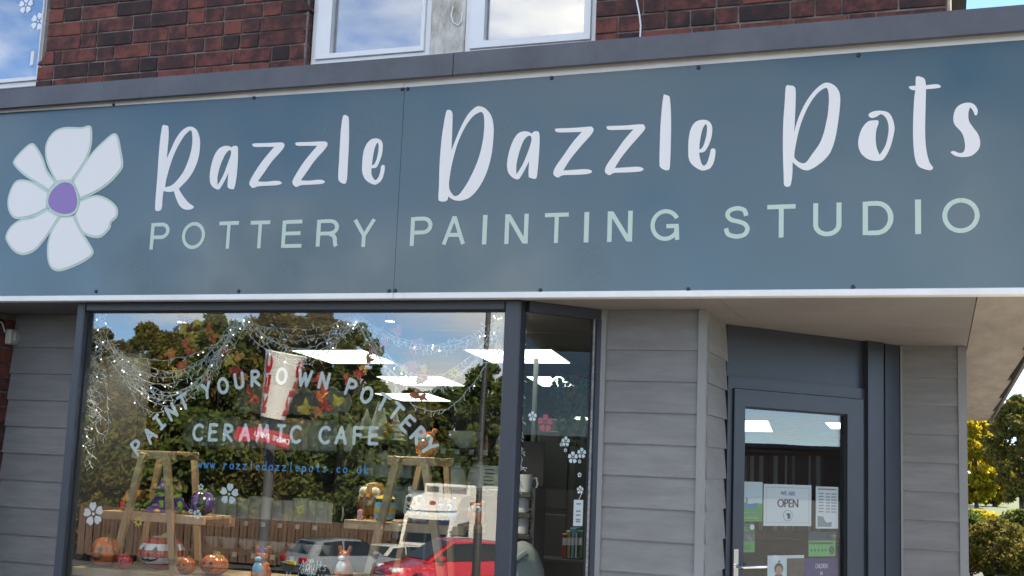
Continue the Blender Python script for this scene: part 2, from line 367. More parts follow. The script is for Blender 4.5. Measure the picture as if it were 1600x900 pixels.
M_cap = mat('grey_capping', (0.085, 0.088, 0.105), 0.45, noise=(4, 0.3), bump=(30, 0.15))
M_soffit = mat('weathered_soffit', (0.225, 0.205, 0.198), 0.85, noise=(1.6, 0.16), bump=(30, 0.15))
M_soffit2 = mat('bare_plywood_soffit', (0.36, 0.315, 0.285), 0.85, noise=(2.2, 0.26), bump=(30, 0.15), stretch=(3.5, .6, 1))
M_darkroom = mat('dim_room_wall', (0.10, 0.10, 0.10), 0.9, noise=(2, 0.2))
G_shop = glass('display_glass', 0.118, (0.93, 0.96, 0.95))
G_side = glass('side_glass', 0.012, (0.90, 0.93, 0.93))
G_door = glass('door_glass', 0.09, (0.92, 0.95, 0.95))
G_up = glass('upper_window_glass', 0.36, (0.85, 0.88, 0.9))
M_stone = mat('weathered_painted_timber', (0.62, 0.60, 0.56), 0.8, noise=(7, 0.35), bump=(60, 0.5), stretch=(2.5, 2.5, 0.9), dark=(.27, .22, .17))

ZS = 2.352                                    # underside of the canopy
# ------------------------------------------------------------------ ground
def gz(y):
    if y > -7: return 0.0
    if y < -40: return -3.5
    t = (y + 7) / -33; return -3.5 * t
m = MB(); ys = [400, 60, 30, -7] + [-7 - 3 * i for i in range(1, 11)] + [-40, -90, -500]
for a, b in zip(ys, ys[1:]):
    m.add([(-500, a, gz(a) - 0.13), (500, a, gz(a) - 0.13), (500, b, gz(b) - 0.13), (-500, b, gz(b) - 0.13)], [(0, 1, 2, 3)])
tag(m.build('car_park_tarmac', mat('tarmac', (0.055, 0.055, 0.058), 0.9, noise=(1.2, 0.3), bump=(60, 0.3))), 'dark tarmac ground sloping away from the shop', 'ground', kind='structure')
m = MB(); m.box(-14, 6, -3.0, 0.2, -0.14, -0.004); m.box(0.15, 2.0, 0.2, 12, -0.14, -0.004)
tag(m.build('pavement', mat('paving', (0.25, 0.24, 0.225), 0.9, noise=(2, 0.3), bump=(50, 0.3))), 'grey pavement in front of the shop', 'pavement', kind='structure')

# ------------------------------------------------------------------ the brick upper storey (thing) with its bricks and windows
YB = 0.350                                    # brick face
bld = empty('brick_building', 'dark red brick upper storey above the shop sign', 'building', (-3, YB, 3.4))
def under(o, p): o.parent = p; o.matrix_parent_inverse = p.matrix_basis.inverted(); return o
core = MB()
YM = YB + 0.007                               # mortar face, recessed
for (x0, x1, z0, z1) in ((-5.115, -3.30, 3.30, 6.6), (-1.635, 0.045, 3.30, 6.6), (-12, -6.6, 3.30, 6.6), (-6.6, -5.115, 3.30, 3.70), (-3.30, -1.635, 3.30, 3.70), (-6.6, -5.115, 5.25, 6.6), (-3.30, -1.635, 5.25, 6.6)):
    core.box(x0, x1, YM, 0.62, z0, z1)
core.box(0.0, 0.045, 0.62, 16, 2.5, 6.6); core.box(-12, -11.7, 0.62, 16, 2.5, 6.6); core.box(-11.7, 0.0, 15.7, 16, 2.5, 6.6)
wall = core.build('wall', M_mortar); under(wall, bld)
rf = MB(); rf.add([(-12.2, 0.05, 6.6), (0.3, 0.05, 6.6), (0.3, 8, 9.4), (-12.2, 8, 9.4), (0.3, 16.3, 6.6), (-12.2, 16.3, 6.6)], [(0, 1, 2, 3), (3, 2, 4, 5), (0, 5, 4, 1), (0, 3, 5), (1, 4, 2)])
under(rf.build('roof', mat('slate_roof', (0.06, 0.06, 0.07), 0.8, noise=(8, 0.3))), bld)
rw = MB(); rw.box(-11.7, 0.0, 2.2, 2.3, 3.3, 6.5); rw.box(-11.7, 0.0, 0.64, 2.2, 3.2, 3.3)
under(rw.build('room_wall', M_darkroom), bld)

COURSE = 0.0885; Z0 = 3.745 - COURSE * 2      # bed joint heights read from the wall
BR_H = COURSE - 0.009
brick_cache = {}
def brick_mesh(w, d=0.1, round_end=0):
    key = (round(w, 3), round_end)
    if key in brick_cache: return brick_cache[key]
    mb = MB(); c = 0.0035
    if round_end == 0: mb.bbox(0, w, 0, d, 0, BR_H, c)
    else:                                     # moulded jamb brick with a rounded outer arris
        R = 0.035; pts = []
        for k in range(6):
            a = math.pi / 2 * k / 5; pts.append((w - R + R * math.sin(a), R - R * math.cos(a)))
        pts = [(0, 0)] + pts + [(w, d), (0, d)]
        if round_end < 0: pts = [(w - x, y) for x, y in pts][::-1]
        n = len(pts); mb.add([(x, y, 0) for x, y in pts] + [(x, y, BR_H) for x, y in pts], [tuple(range(n))[::-1], tuple(range(n, 2 * n))] + [(i, (i + 1) % n, n + (i + 1) % n, n + i) for i in range(n)])
    o = mb.build('brick', M_brick); brick_cache[key] = o; return o
def put_brick(w, loc, parent, rz=0.0, round_end=0):
    key = (round(w, 3), round_end)
    if key in brick_cache: o = brick_cache[key].copy(); COL.objects.link(o)
    else: o = brick_mesh(w, round_end=round_end)
    o.parent = None; o.location = loc; o.rotation_euler = (random.uniform(-.006, .006), random.uniform(-.006, .006), rz)
    under(o, parent); return o
LS, HS = 0.252, 0.120                         # stretcher and header
def lay_row(x0, x1, z, parent, seed, endround=0):
    r = random.Random(seed); x = x0; J = 0.009; i = r.randint(0, 3); ws = []
    while x < x1 - 0.01:
        w = HS if (i % 4 in (1, 3)) else LS
        w += r.uniform(-.006, .006); w = round(w / 0.004) * 0.004; i += 1 if r.random() < .75 else 2
        if x + w > x1 - 0.07: w = x1 - x
        ws.append((x, round(w - J if x + w < x1 - 1e-6 else w, 3))); x += w
    for k, (x, w) in enumerate(ws):
        last = k == len(ws) - 1
        put_brick(w, (x, YB + r.uniform(-.003, .002), z), parent, 0, endround if last and endround > 0 else 0)
for i in range(12):
    z = Z0 + i * COURSE
    lay_row(-5.135 if z < 3.83 else -5.085, -3.295, z, wall, 100 + i, 1)
    lay_row(-1.632, 0.04, z, wall, 300 + i)
# moulded stop brick beside the left window: curved cavetto end sweeping down to the wider courses below
mb = MB(); zc = 3.836 + 0.003; R = 0.05
pts = [(-5.085, BR_H), (-5.02, BR_H), (-5.02, 0.0), (-5.135, 0.0)] + [(-5.135 + R * math.sin(a) , 0.012 + (BR_H - 0.012) * (1 - math.cos(a))) for a in (0.2, .5, .8, 1.1, 1.35)]
n = len(pts); mb.add([(x, YB - .004, zc + z) for x, z in pts] + [(x, YB + .05, zc + z) for x, z in pts], [tuple(range(n)), tuple(range(n, 2 * n))[::-1]] + [(i, (i + 1) % n, n + (i + 1) % n, n + i) for i in range(n)])
under(mb.build('brick', M_brick), wall)
for xs, zz in ((-3.37, 4.02), (-1.64, 3.93)):  # the same stops at the middle window
    mb = MB(); s = 1 if xs < -2 else -1; x0 = xs if s > 0 else xs + .09
    pts = [(0, 0), (.085, 0), (.08, .02), (.055, .05), (.03, .07), (0.02, BR_H), (0, BR_H)]
    pts = [(x0 + s * x, z) for x, z in pts]; n = len(pts)
    mb.add([(x, YB - .006, zz + z) for x, z in pts] + [(x, YB + .05, zz + z) for x, z in pts], [tuple(range(n)), tuple(range(n, 2 * n))[::-1]] + [(i, (i + 1) % n, n + (i + 1) % n, n + i) for i in range(n)])
    under(mb.build('brick', M_brick), wall)
# rust-stained pipe at the end of the wall, white cable, wire hook
mb = MB(); mb.tube([(0.052, YB + .02, 3.4), (0.052, YB + .02, 6.4)], 0.012)
under(mb.build('pipe', mat('stained_pipe', (.42, .33, .27), .8, noise=(20, .5))), bld)
a = onY(990, -30, YB - .012); pts = [onY(x, y, YB - .012) for x, y in ((992, -25), (995, 2), (999, 22), (1001, 40), (1000, 62))]
mb = MB(); mb.tube(pts, 0.0045, 6); under(mb.build('cable', M_white), bld)

def upper_window(x0, x1, z0, z1, gx0, gx1, gz0, name='window', Y=0.40, sash=True):
    w = MB()
    fr = 0.035
    # outer frame
    w.bbox(x0, x0 + fr, Y - .0, Y + .07, z0, z1); w.bbox(x1 - fr, x1, Y, Y + .07, z0, z1); w.bbox(x0 + fr, x1 - fr, Y, Y + .07, z0, z0 + fr); w.bbox(x0 + fr, x1 - fr, Y, Y + .07, z1 - fr, z1)
    o = w.build('window', M_white); under(o, bld)
    s = MB(); a, b, c, d = x0 + fr, x1 - fr, z0 + fr, z1 - fr; yy = Y - .016
    # sash with mitred, sloped bars
    Q = [(a, c), (b, c), (b, d), (a, d)]; P = [(gx0, gz0), (gx1, gz0), (gx1, d - .06), (gx0, d - .06)]
    for i in range(4):
        j = (i + 1) % 4
        s.add([(Q[i][0], yy, Q[i][1]), (Q[j][0], yy, Q[j][1]), (P[j][0], yy, P[j][1]), (P[i][0], yy, P[i][1]), (Q[i][0], Y + .05, Q[i][1]), (Q[j][0], Y + .05, Q[j][1]), (P[j][0], Y + .03, P[j][1]), (P[i][0], Y + .03, P[i][1])],
              [(0, 1, 2, 3), (7, 6, 5, 4), (0, 4, 5, 1), (2, 6, 7, 3)])
    so = s.build('sash', M_white); under(so, o)
    g = MB(); g.box(gx0 - .01, gx1 + .01, Y + .02, Y + .026, gz0 - .01, d - .05); under(g.build('pane', G_up), o)
    return o
w1 = upper_window(-6.60, -5.128, 3.725, 5.25, -6.5, -5.17, 3.782)
w2 = upper_window(-3.292, -2.566, 3.71, 5.25, -3.168, -2.62, 3.772)
w3 = upper_window(-2.369, -1.637, 3.70, 5.25, -2.256, -1.706, 3.772)
mb = MB(); mb.bbox(-2.566, -2.369, 0.385, 0.52, 3.60, 5.25, .008); under(mb.build('timber_post', M_stone), bld)
mb = MB(); pts = [onY(x, y, .378) for x, y in ((708, 10), (705, 24), (708, 35), (716, 40), (721, 34), (722, 20))]; mb.tube(pts, .004, 6); under(mb.build('wire_hook', M_white), bld)
mb = MB(); mb.bbox(*[sorted((onY(50, 90, .385).x, onY(55, 90, .385).x))[i] for i in (0, 1)], .37, .384, onY(52, 104, .385).z, onY(52, 81, .385).z, .003); under(mb.build('window_handle', M_white), bld)

# ------------------------------------------------------------------ canopy: soffit boards, fascia, metal capping
can = empty('sign_canopy', 'long flat canopy with grey capping that carries the sign', 'canopy', (-2.5, 0.1, ZS))
def child(mb, name, material, par, **k): return under(mb.build(name, material, **k), par)
for (x0, x1) in ((-8.0, -5.2), (-5.197, -2.9), (-2.897, -0.95), (-0.947, 0.148)):
    mb = MB(); mb.box(x0, x1, 0.012, 2.40, ZS, ZS + 0.02); child(mb, 'soffit_board', M_soffit, can)
for (y0, y1) in ((0.012, 2.4), (2.403, 4.84), (4.843, 7.2), (7.203, 9.6), (9.603, 12.25)):
    mb = MB(); mb.box(0.152, 0.455 + y0 * .014, y0, y1, ZS - .001, ZS + 0.02); child(mb, 'soffit_board', M_soffit2, can)
mb = MB(); mb.add([(0.456, 0.0, ZS - .03), (.63, 12.25, ZS - .03), (.63, 12.25, ZS + .3), (.456, 0.0, ZS + .3), (0.478, 0.0, ZS - .03), (.652, 12.25, ZS - .03), (.652, 12.25, ZS + .3), (.478, 0, ZS + .3)], [(0, 1, 2, 3), (4, 5, 6, 7), (0, 1, 5, 4), (2, 3, 7, 6), (0, 3, 7, 4), (1, 2, 6, 5)])
child(mb, 'side_fascia', mat('dark_fascia', (.09, .075, .07), .7, noise=(6, .4)), can)
mb = MB(); mb.box(-8, .478, .06, .08, ZS + .02, 3.44); mb.box(-8, .3, .08, YB + .2, 3.40, 3.43); mb.box(.0, .45, .08, 12.2, ZS + .3, ZS + .33); child(mb, 'backing_board', M_soffit, can)
for (x0, x1, za, zb) in ((-8, -2.235, 3.440, 3.442), (-2.231, .55, 3.4425, 3.453)):
    mb = MB(); zt0, zt1 = (3.545, 3.552) if x0 < -5 else (3.5535, 3.5645)
    prof = [(-.06, 0), (-.06, 1), (-.045, 1.0), (.36, 1.25), (.36, 1.15), (-.03, .82), (-.03, 0)]
    vs = []
    for (x, zl, zh) in ((x0, za, zt0), (x1, zb, zt1)):
        for (y, t) in prof: vs.append((x, y, zl + (zh - zl) * t))
    n = len(prof); mb.add(vs, [tuple(range(n)), tuple(range(n, 2 * n))[::-1]] + [(i, (i + 1) % n, n + (i + 1) % n, n + i) for i in range(n)])
    child(mb, 'capping', M_cap, can)
mb = MB(); mb.box(-8, .45, -.004, .058, 3.463, 3.482); child(mb, 'packing_strip', mat('dirty_timber', (.10, .075, .06), .9, noise=(12, .5)), can)

# ------------------------------------------------------------------ the sign
sign = empty('fascia_sign', 'long teal shop sign with white brush lettering and a white flower', 'sign', (-2.5, 0, ZS))
def sign_material():
    m = mat('teal_sign_laminate', (0.016, 0.060, 0.074), 0.20, spec=0.5, ior=1.75)
    t = m.node_tree; b = t.nodes['Principled BSDF']; co = t.nodes.new('ShaderNodeTexCoord')
    n = t.nodes.new('ShaderNodeTexNoise'); n.inputs['Scale'].default_value = 1.1; n.inputs['Detail'].default_value = 1.5
    t.links.new(co.outputs['Object'], n.inputs['Vector'])
    bp = t.nodes.new('ShaderNodeBump'); bp.inputs['Strength'].default_value = 0.35; bp.inputs['Distance'].default_value = 0.03
    n3 = t.nodes.new('ShaderNodeTexNoise'); n3.inputs['Scale'].default_value = 2.4; n3.inputs['Detail'].default_value = 8; t.links.new(co.outputs['Object'], n3.inputs['Vector'])
    mr = t.nodes.new('ShaderNodeMapRange'); mr.inputs[1].default_value = .3; mr.inputs[2].default_value = .7; mr.inputs[3].default_value = .14; mr.inputs[4].default_value = .30; t.links.new(n3.outputs['Fac'], mr.inputs[0]); t.links.new(mr.outputs[0], b.inputs['Roughness'])
    t.links.new(n.outputs['Fac'], bp.inputs['Height']); t.links.new(bp.outputs[0], b.inputs['Normal']); return m
M_sign = sign_material()
SX = -2.5155
for x0, x1, zt0, zt1 in ((-8.0, SX - .001, 3.455, 3.4135), (SX + .001, .42, 3.4135, 3.430)):
    mb = MB(); mb.add([(x0, 0, 2.375), (x1, 0, 2.375), (x1, 0, zt1), (x0, 0, zt0), (x0, .03, 2.375), (x1, .03, 2.375), (x1, .03, zt1), (x0, .03, zt0)], [(0, 1, 2, 3), (7, 6, 5, 4), (0, 4, 5, 1), (1, 5, 6, 2), (2, 6, 7, 3), (3, 7, 4, 0)])
    child(mb, 'panel', M_sign, sign)
    mb = MB(); mb.bbox(x0, x1, -.006, .058, 2.345, 2.3745, .003); child(mb, 'bottom_trim', M_trim, sign)
    mb = MB(); mb.box(x0, x1, .004, .055, 3.40, 3.432); mb.add([(x0, -.002, zt0 + .0005), (x1, -.002, zt1 + .0005), (x1, -.002, 3.4625), (x0, -.002, 3.4595), (x0, .0035, zt0 + .0005), (x1, .0035, zt1 + .0005), (x1, .0035, 3.4625), (x0, .0035, 3.4595)], [(0, 1, 2, 3), (7, 6, 5, 4), (0, 4, 5, 1), (1, 5, 6, 2), (2, 6, 7, 3), (3, 7, 4, 0)])
    child(mb, 'top_trim', M_trim, sign)
M_letter = mat('white_vinyl', (0.76, 0.725, 0.70), 0.35, spec=.5)
M_mint = mat('mint_vinyl', (0.47, 0.57, 0.49), 0.35, spec=.5)
M_purple = mat('purple_vinyl', (0.25, 0.15, 0.40), 0.35)
YL = -0.0012
def sg(ox, oy, s):                             # zoomed drawing coordinates -> sign face
    def f(x, y):
        P = onY(ox + x / s, oy + y / s, 0.0); return (P.x, P.z)
    return f
def sign_shape(name, outlines, f, material, dy=0.0, d_in=0.0):
    pl = [[f(x, y) for x, y in catmull(o, 5)] for o in outlines]
    if d_in: pl = [inset(pl[0], d_in)]
    mb = MB(); mb.sheet(pl, lambda x, z: (x, YL - dy, z), 0.0010 + dy, (0, 1, 0)); return child(mb, name, material, sign)
k = 1
Ra = sg(230, 170, 5.294); Zl = sg(420, 170, 5.294); Da = sg(670, 150, 5.294); Zle = sg(930, 130, 5.294); Po = sg(1200, 110, 4.5); Ts = sg(1370, 100, 4.5)
Zs1 = [(220, 290), (235, 278), (330, 275), (450, 270), (478, 275), (486, 298), (460, 340), (380, 430), (310, 530), (265, 592, k), (330, 595), (400, 588), (445, 590), (465, 607), (430, 622), (350, 627), (270, 632), (228, 646), (205, 630), (196, 605), (215, 560), (270, 470), (330, 390), (402, 306, k), (320, 306), (240, 306)]
Zs2 = [(95, 365), (115, 355), (250, 350), (380, 340), (405, 348), (413, 372), (390, 410), (310, 500), (220, 610), (162, 703, k), (250, 697), (360, 692), (400, 710), (370, 730), (270, 738), (160, 742), (122, 760), (95, 750), (80, 725), (100, 670), (170, 570), (240, 470), (316, 383, k), (220, 386), (115, 386)]
sh = lambda L, dx, dy: [(p[0] + dx, p[1] + dy, *p[2:]) for p in L]
LET = [
 (Ra, [[(126, 145), (150, 137), (175, 150), (178, 230), (170, 330), (163, 412, k), (200, 330), (240, 245), (290, 180), (345, 148), (395, 160), (425, 205), (438, 280), (428, 390), (395, 490), (340, 580), (262, 662, k), (290, 710), (340, 775), (385, 808), (372, 828), (340, 835), (300, 828), (265, 795), (240, 740), (222, 682, k), (180, 688), (136, 680, k), (128, 740), (122, 820), (105, 843), (82, 845), (67, 828), (72, 720), (85, 560), (95, 400), (108, 260)],
       [(148, 650, k), (160, 580), (190, 470), (235, 350), (290, 250), (330, 200), (364, 180), (375, 240), (368, 330), (340, 430), (300, 520), (250, 590), (200, 635)]]),
 (Ra, [[(700, 320, k), (715, 308), (745, 310), (752, 340), (750, 440), (740, 560), (722, 655), (700, 665), (668, 650), (667, 600), (673, 525, k), (650, 580), (610, 650), (590, 668), (555, 655), (525, 620), (518, 560), (528, 480), (555, 390), (595, 330), (640, 308), (680, 310)],
       [(583, 632, k), (583, 560), (605, 470), (640, 390), (675, 345), (694, 352), (690, 390), (668, 450), (630, 550)]]),
 (Zl, [sh(Zs1, -356, 9)]), (Zl, [Zs1]),
 (Zl, [[(617, 58), (635, 52), (658, 68), (664, 120), (664, 260), (655, 450), (645, 595), (622, 620), (585, 600), (575, 560), (582, 430), (595, 200), (605, 110)]]),
 (Zl, [[(850, 492, k), (850, 540), (865, 575), (882, 590), (905, 570), (922, 525), (930, 475), (945, 465), (960, 478), (952, 540), (930, 595), (890, 625), (860, 624), (815, 600), (785, 560), (772, 500), (780, 380), (800, 310), (835, 262), (880, 245), (920, 255), (942, 290), (938, 370), (915, 440), (890, 485)],
       [(853, 470, k), (860, 410), (875, 330), (895, 285), (908, 290), (908, 340), (895, 410), (875, 455)]]),
 (Da, [[(145, 130), (160, 115), (185, 122), (197, 155), (195, 260), (188, 452, k), (215, 380), (260, 270), (320, 160), (380, 98), (420, 85), (470, 105), (515, 160), (535, 240), (535, 340), (520, 480), (480, 630), (420, 750), (345, 835), (270, 865), (215, 862), (180, 845), (161, 830, k), (155, 860), (130, 873), (95, 870), (80, 850), (85, 740), (90, 560), (105, 370), (125, 230)],
       [(168, 750), (172, 680), (195, 550), (240, 390), (300, 260), (360, 175), (410, 140), (440, 135), (458, 175), (458, 280), (440, 410), (400, 550), (330, 700), (265, 800), (235, 825), (208, 825), (180, 790)]]),
 (Da, [[(853, 312, k), (870, 295), (895, 292), (913, 305), (917, 380), (908, 530), (895, 660), (880, 685), (845, 678), (826, 660), (830, 540, k), (800, 600), (760, 670), (735, 690), (690, 672), (655, 625), (648, 560), (665, 460), (700, 365), (740, 310), (785, 293), (825, 297)],
       [(725, 650, k), (725, 570), (750, 460), (785, 370), (825, 330), (848, 340), (845, 390), (810, 490), (770, 580)]]),
 (Zle, [sh(Zs2, -426, 20)]), (Zle, [Zs2]),
 (Zle, [[(565, 105), (580, 97), (610, 108), (620, 140), (627, 260), (627, 450), (618, 690), (600, 718), (575, 718), (540, 695), (532, 650), (537, 430), (548, 250)]]),
 (Zle, [[(860, 575, k), (865, 610), (880, 665), (900, 683), (925, 660), (945, 600), (958, 550), (975, 540), (995, 555), (985, 640), (955, 700), (905, 721), (870, 718), (815, 685), (780, 640), (770, 570), (775, 450), (795, 370), (835, 318), (900, 303), (945, 320), (968, 365), (963, 440), (940, 510), (905, 565)],
        [(862, 550, k), (865, 490), (885, 390), (910, 342), (925, 355), (922, 420), (905, 490), (885, 535)]]),
 (Po, [[(126, 115), (155, 107), (185, 115), (195, 150), (193, 260), (185, 435, k), (210, 345), (260, 235), (320, 150), (380, 97), (420, 87), (465, 105), (500, 150), (508, 220), (495, 350), (470, 490), (430, 590), (360, 660), (280, 703), (220, 685), (173, 645, k), (172, 720), (165, 780), (152, 815), (115, 808), (110, 730), (105, 560), (107, 380), (118, 220)],
       [(185, 600), (200, 500), (230, 380), (280, 260), (340, 170), (400, 125), (422, 140), (428, 220), (415, 340), (375, 490), (310, 590), (265, 648), (230, 650), (200, 630)]]),
 (Po, [[(778, 358), (740, 352), (700, 362), (660, 410), (637, 480), (637, 540), (660, 590), (710, 627), (780, 637), (820, 615), (860, 540), (888, 430), (885, 370), (860, 310), (820, 287), (760, 285), (720, 298), (707, 318), (730, 335), (765, 325), (797, 308), (830, 335), (847, 385), (845, 450), (825, 530), (785, 595, k), (765, 545), (757, 480), (762, 420)]]),
 (Ts, [[(275, 95), (295, 87), (335, 105), (346, 150, k), (425, 143), (450, 160), (425, 170), (346, 178, k), (343, 300), (340, 480), (348, 600), (370, 690), (395, 728), (378, 747), (330, 738), (290, 715), (268, 660), (257, 560), (255, 420), (262, 260), (271, 186, k), (238, 178), (226, 160), (260, 154), (273, 154, k)]]),
 (Ts, [[(520, 622), (540, 612), (575, 625), (605, 622), (620, 590), (615, 530), (595, 480), (550, 430), (538, 390), (548, 330), (580, 290), (635, 272), (680, 282), (708, 320), (705, 355), (690, 360), (680, 335), (657, 303, k), (645, 340), (648, 400), (680, 450), (715, 500), (727, 560), (712, 605), (665, 645), (600, 655), (550, 645)]]),
]
for f, ol in LET: sign_shape('letter', ol, f, M_letter)
# flower emblem
Fl = sg(0, 180, 3.46)
PET = [
 [(305, 365, k), (265, 290), (245, 220), (250, 150), (290, 90), (350, 65), (440, 65), (480, 55), (498, 75), (498, 150), (480, 220), (440, 290), (390, 360, k)],
 [(392, 362, k), (440, 285), (500, 200), (570, 130), (615, 98), (640, 115), (655, 180), (667, 270), (640, 320), (580, 380), (500, 430), (432, 458, k)],
 [(432, 460, k), (520, 432), (590, 455), (635, 500), (635, 550), (605, 580), (595, 615), (550, 660), (500, 662), (450, 640), (420, 590), (402, 540, k)],
 [(402, 542, k), (440, 620), (490, 700), (508, 745), (470, 785), (390, 825), (320, 845), (275, 825), (257, 770), (258, 690), (285, 610), (330, 545, k)],
 [(330, 545, k), (290, 610), (240, 680), (190, 735), (130, 757), (80, 740), (40, 690), (32, 650), (60, 600), (110, 565), (180, 550), (260, 505, k)],
 [(258, 508, k), (190, 545), (100, 563), (60, 540), (42, 490), (48, 430), (75, 370), (110, 348), (180, 360), (268, 415, k)],
 [(268, 413, k), (200, 370), (130, 325), (80, 275), (75, 245), (120, 190), (170, 152), (200, 170), (235, 230), (260, 300), (310, 365, k)]]
for i, pt in enumerate(PET):
    e = sign_shape('petal_outline', [pt], Fl, M_mint, 0.0003 * i)
    w = sign_shape('petal', [pt], Fl, M_letter, 0.0025 + 0.0002 * i, 0.0125)
sign_shape('flower_ring', [[(252, 460), (275, 400), (320, 357), (360, 350), (400, 370), (425, 430), (430, 480), (410, 530), (360, 548), (310, 540), (270, 510)]], Fl, M_mint, 0.0045)
sign_shape('flower_centre', [[(265, 460), (285, 410), (330, 370), (370, 365), (400, 385), (418, 440), (420, 485), (400, 522), (355, 535), (310, 525), (275, 500)]], Fl, M_purple, 0.0052)
# POTTERY PAINTING STUDIO
ROW = [('P', 234.5, 265.5), ('O', 283, 322), ('T', 341, 373), ('T', 390, 422), ('E', 440, 473), ('R', 494, 530), ('Y', 551, 587),
       ('P', 641, 676), ('A', 690.5, 728.6), ('I', 753, 762), ('N', 788, 826.4), ('T', 850.7, 888.5), ('I', 912, 921), ('N', 948.5, 989), ('G', 1016, 1062.5),
       ('S', 1130.8, 1172), ('T', 1198.6, 1243), ('U', 1270.5, 1315), ('D', 1348, 1396), ('I', 1430, 1439), ('O', 1472.6, 1530.4)]
def interp(x, xs, ys): return float(np.interp(x, xs, ys))
for ch, a, b in ROW:
    c = (a + b) / 2
    yb = interp(c, [237, 565, 644, 1050, 1150, 1500], [390, 386, 384.2, 376.3, 373, 364.2]); yt = interp(c, [240, 580, 648, 980, 1155, 1500], [348.3, 341.3, 339, 329.5, 322, 309.5])
    lean = (0.0985 - 7.35e-5 * c) * (yb - yt)
    ym = (yb + yt) / 2
    X0 = onY(a + lean / 2, ym, 0).x; X1 = onY(b - lean / 2, ym, 0).x
    if ch in 'TYPER' : X0, X1 = (X0 - .3 * lean / 300, X1 + .3 * lean / 300)
    zb = onY(c, yb, 0).z; zt = onY(c, yt, 0).z; o = 0.004 if ch in 'OGSC' else 0
    mb = MB(); sans_glyph(mb, ch, lambda x, z, l: (x, YL - l, z), X0, X1, zb, zt); child(mb, 'letter', M_mint, sign)
# screws
M_screw = mat('black_screw_cap', (.012, .02, .022), .4)
sc0 = None
for px, py in ((178, 164), (397, 153), (628.5, 139.5), (637, 139), (862, 122), (1091.5, 106), (1341.5, 86.5), (150, 455.5), (373, 455), (608, 454.8), (617.5, 454), (844.5, 453.5), (1075.5, 452), (1333, 448.5)):
    P = onY(px, py, 0)
    if sc0 is None:
        mb = MB(); mb.lathe([(0.0095, 0), (0.0095, .003), (.007, .0065), (.002, .0075)], n=12); mb.v = [(x, -z, y) for x, y, z in mb.v]
        o = sc0 = mb.build('screw_cap', M_screw, smooth=True)
    else: o = sc0.copy(); COL.objects.link(o); o.parent = None
    o.location = (P.x, -.0005, P.z); under(o, sign)
# ------------------------------------------------------------------ shopfront: clad piers, brick return, display window, door
def frame_fn(A, B, out):                      # local u along A->B, w outwards, z up
    A = Vector(A); B = Vector(B); u = (B - A).normalized(); n = Vector((u.y, -u.x, 0)) * out
    return (lambda uu, ww, z: A + u * uu + n * ww + Vector((0, 0, z))), (B - A).length, u, n
def lbox(mb, L, u0, u1, w0, w1, z0, z1):
    vs = [L(a, b, c) for c in (z0, z1) for a, b in ((u0, w0), (u1, w0), (u1, w1), (u0, w1))]
    mb.add(vs, [(3, 2, 1, 0), (4, 5, 6, 7), (0, 1, 5, 4), (1, 2, 6, 5), (2, 3, 7, 6), (3, 0, 4, 7)])
def boards(L, u0, u1, zs, parent):
    for zb, zt in zip(zs[1:], zs):
        mb = MB(); pr = [(.005, zt + .012), (.020, zb), (.0, zb), (-.004, zt + .012)]
        zt2 = min(zt + .012, ZS - .001); pr = [(.0035, zt2), (.0185, zb), (.0, zb), (-.004, zt2)]
        vs = [L(u, w, z) for u in (u0, u1) for w, z in pr]
        mb.add(vs, [(0, 1, 2, 3), (7, 6, 5, 4), (0, 1, 5, 4), (1, 2, 6, 5), (2, 3, 7, 6), (3, 0, 4, 7)])
        child(mb, 'board', M_clad, parent)
def zrow(first, step, last=0.0):
    z = [ZS - .001, first]
    while z[-1] > last + .02: z.append(max(last, z[-1] - step))
    return z
# left pier
cl = empty('clad_pier', 'narrow grey boarded wall between brick return and display window', 'wall', (-4.9, .66, 0))
L, ln, u, n = frame_fn((-5.37, .645, 0), (-4.476, .645, 0), 1)
boards(L, 0.0, ln, zrow(2.150, .160), cl)
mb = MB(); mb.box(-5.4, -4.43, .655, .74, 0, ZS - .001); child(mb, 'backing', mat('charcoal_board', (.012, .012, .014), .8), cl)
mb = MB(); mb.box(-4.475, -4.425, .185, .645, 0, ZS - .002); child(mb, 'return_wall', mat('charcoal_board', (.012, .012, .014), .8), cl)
# middle pier with its return
cm = empty('clad_pier', 'grey boarded wall with corner trim between angled pane and door', 'wall', (-1.3, .5, 0))
L, ln, u, n = frame_fn((-1.585, .505, 0), (-1.068, .505, 0), 1)
boards(L, 0.02, ln - .036, zrow(2.152, .1535), cm)
mb = MB(); lbox(mb, L, -.012, .02, -.01, .030, 0, ZS - .001); child(mb, 'edge_trim', M_cladtrim, cm)
mb = MB(); lbox(mb, L, ln - .036, ln + .004, -.01, .026, 0, ZS - .001); child(mb, 'corner_trim', M_cladtrim, cm)
mb = MB(); lbox(mb, L, -.005, ln - .012, -.10, -.012, 0, ZS - .001); child(mb, 'backing', M_darkroom, cm)
L, ln, u, n = frame_fn((-1.072, .512, 0), (-1.078, 1.095, 0), 1)
boards(L, 0.0, ln, zrow(2.152, .1535), cm)
mb = MB(); mb.box(-1.16, -1.08, .60, 1.1, 0, ZS - .001); child(mb, 'backing', M_darkroom, cm)
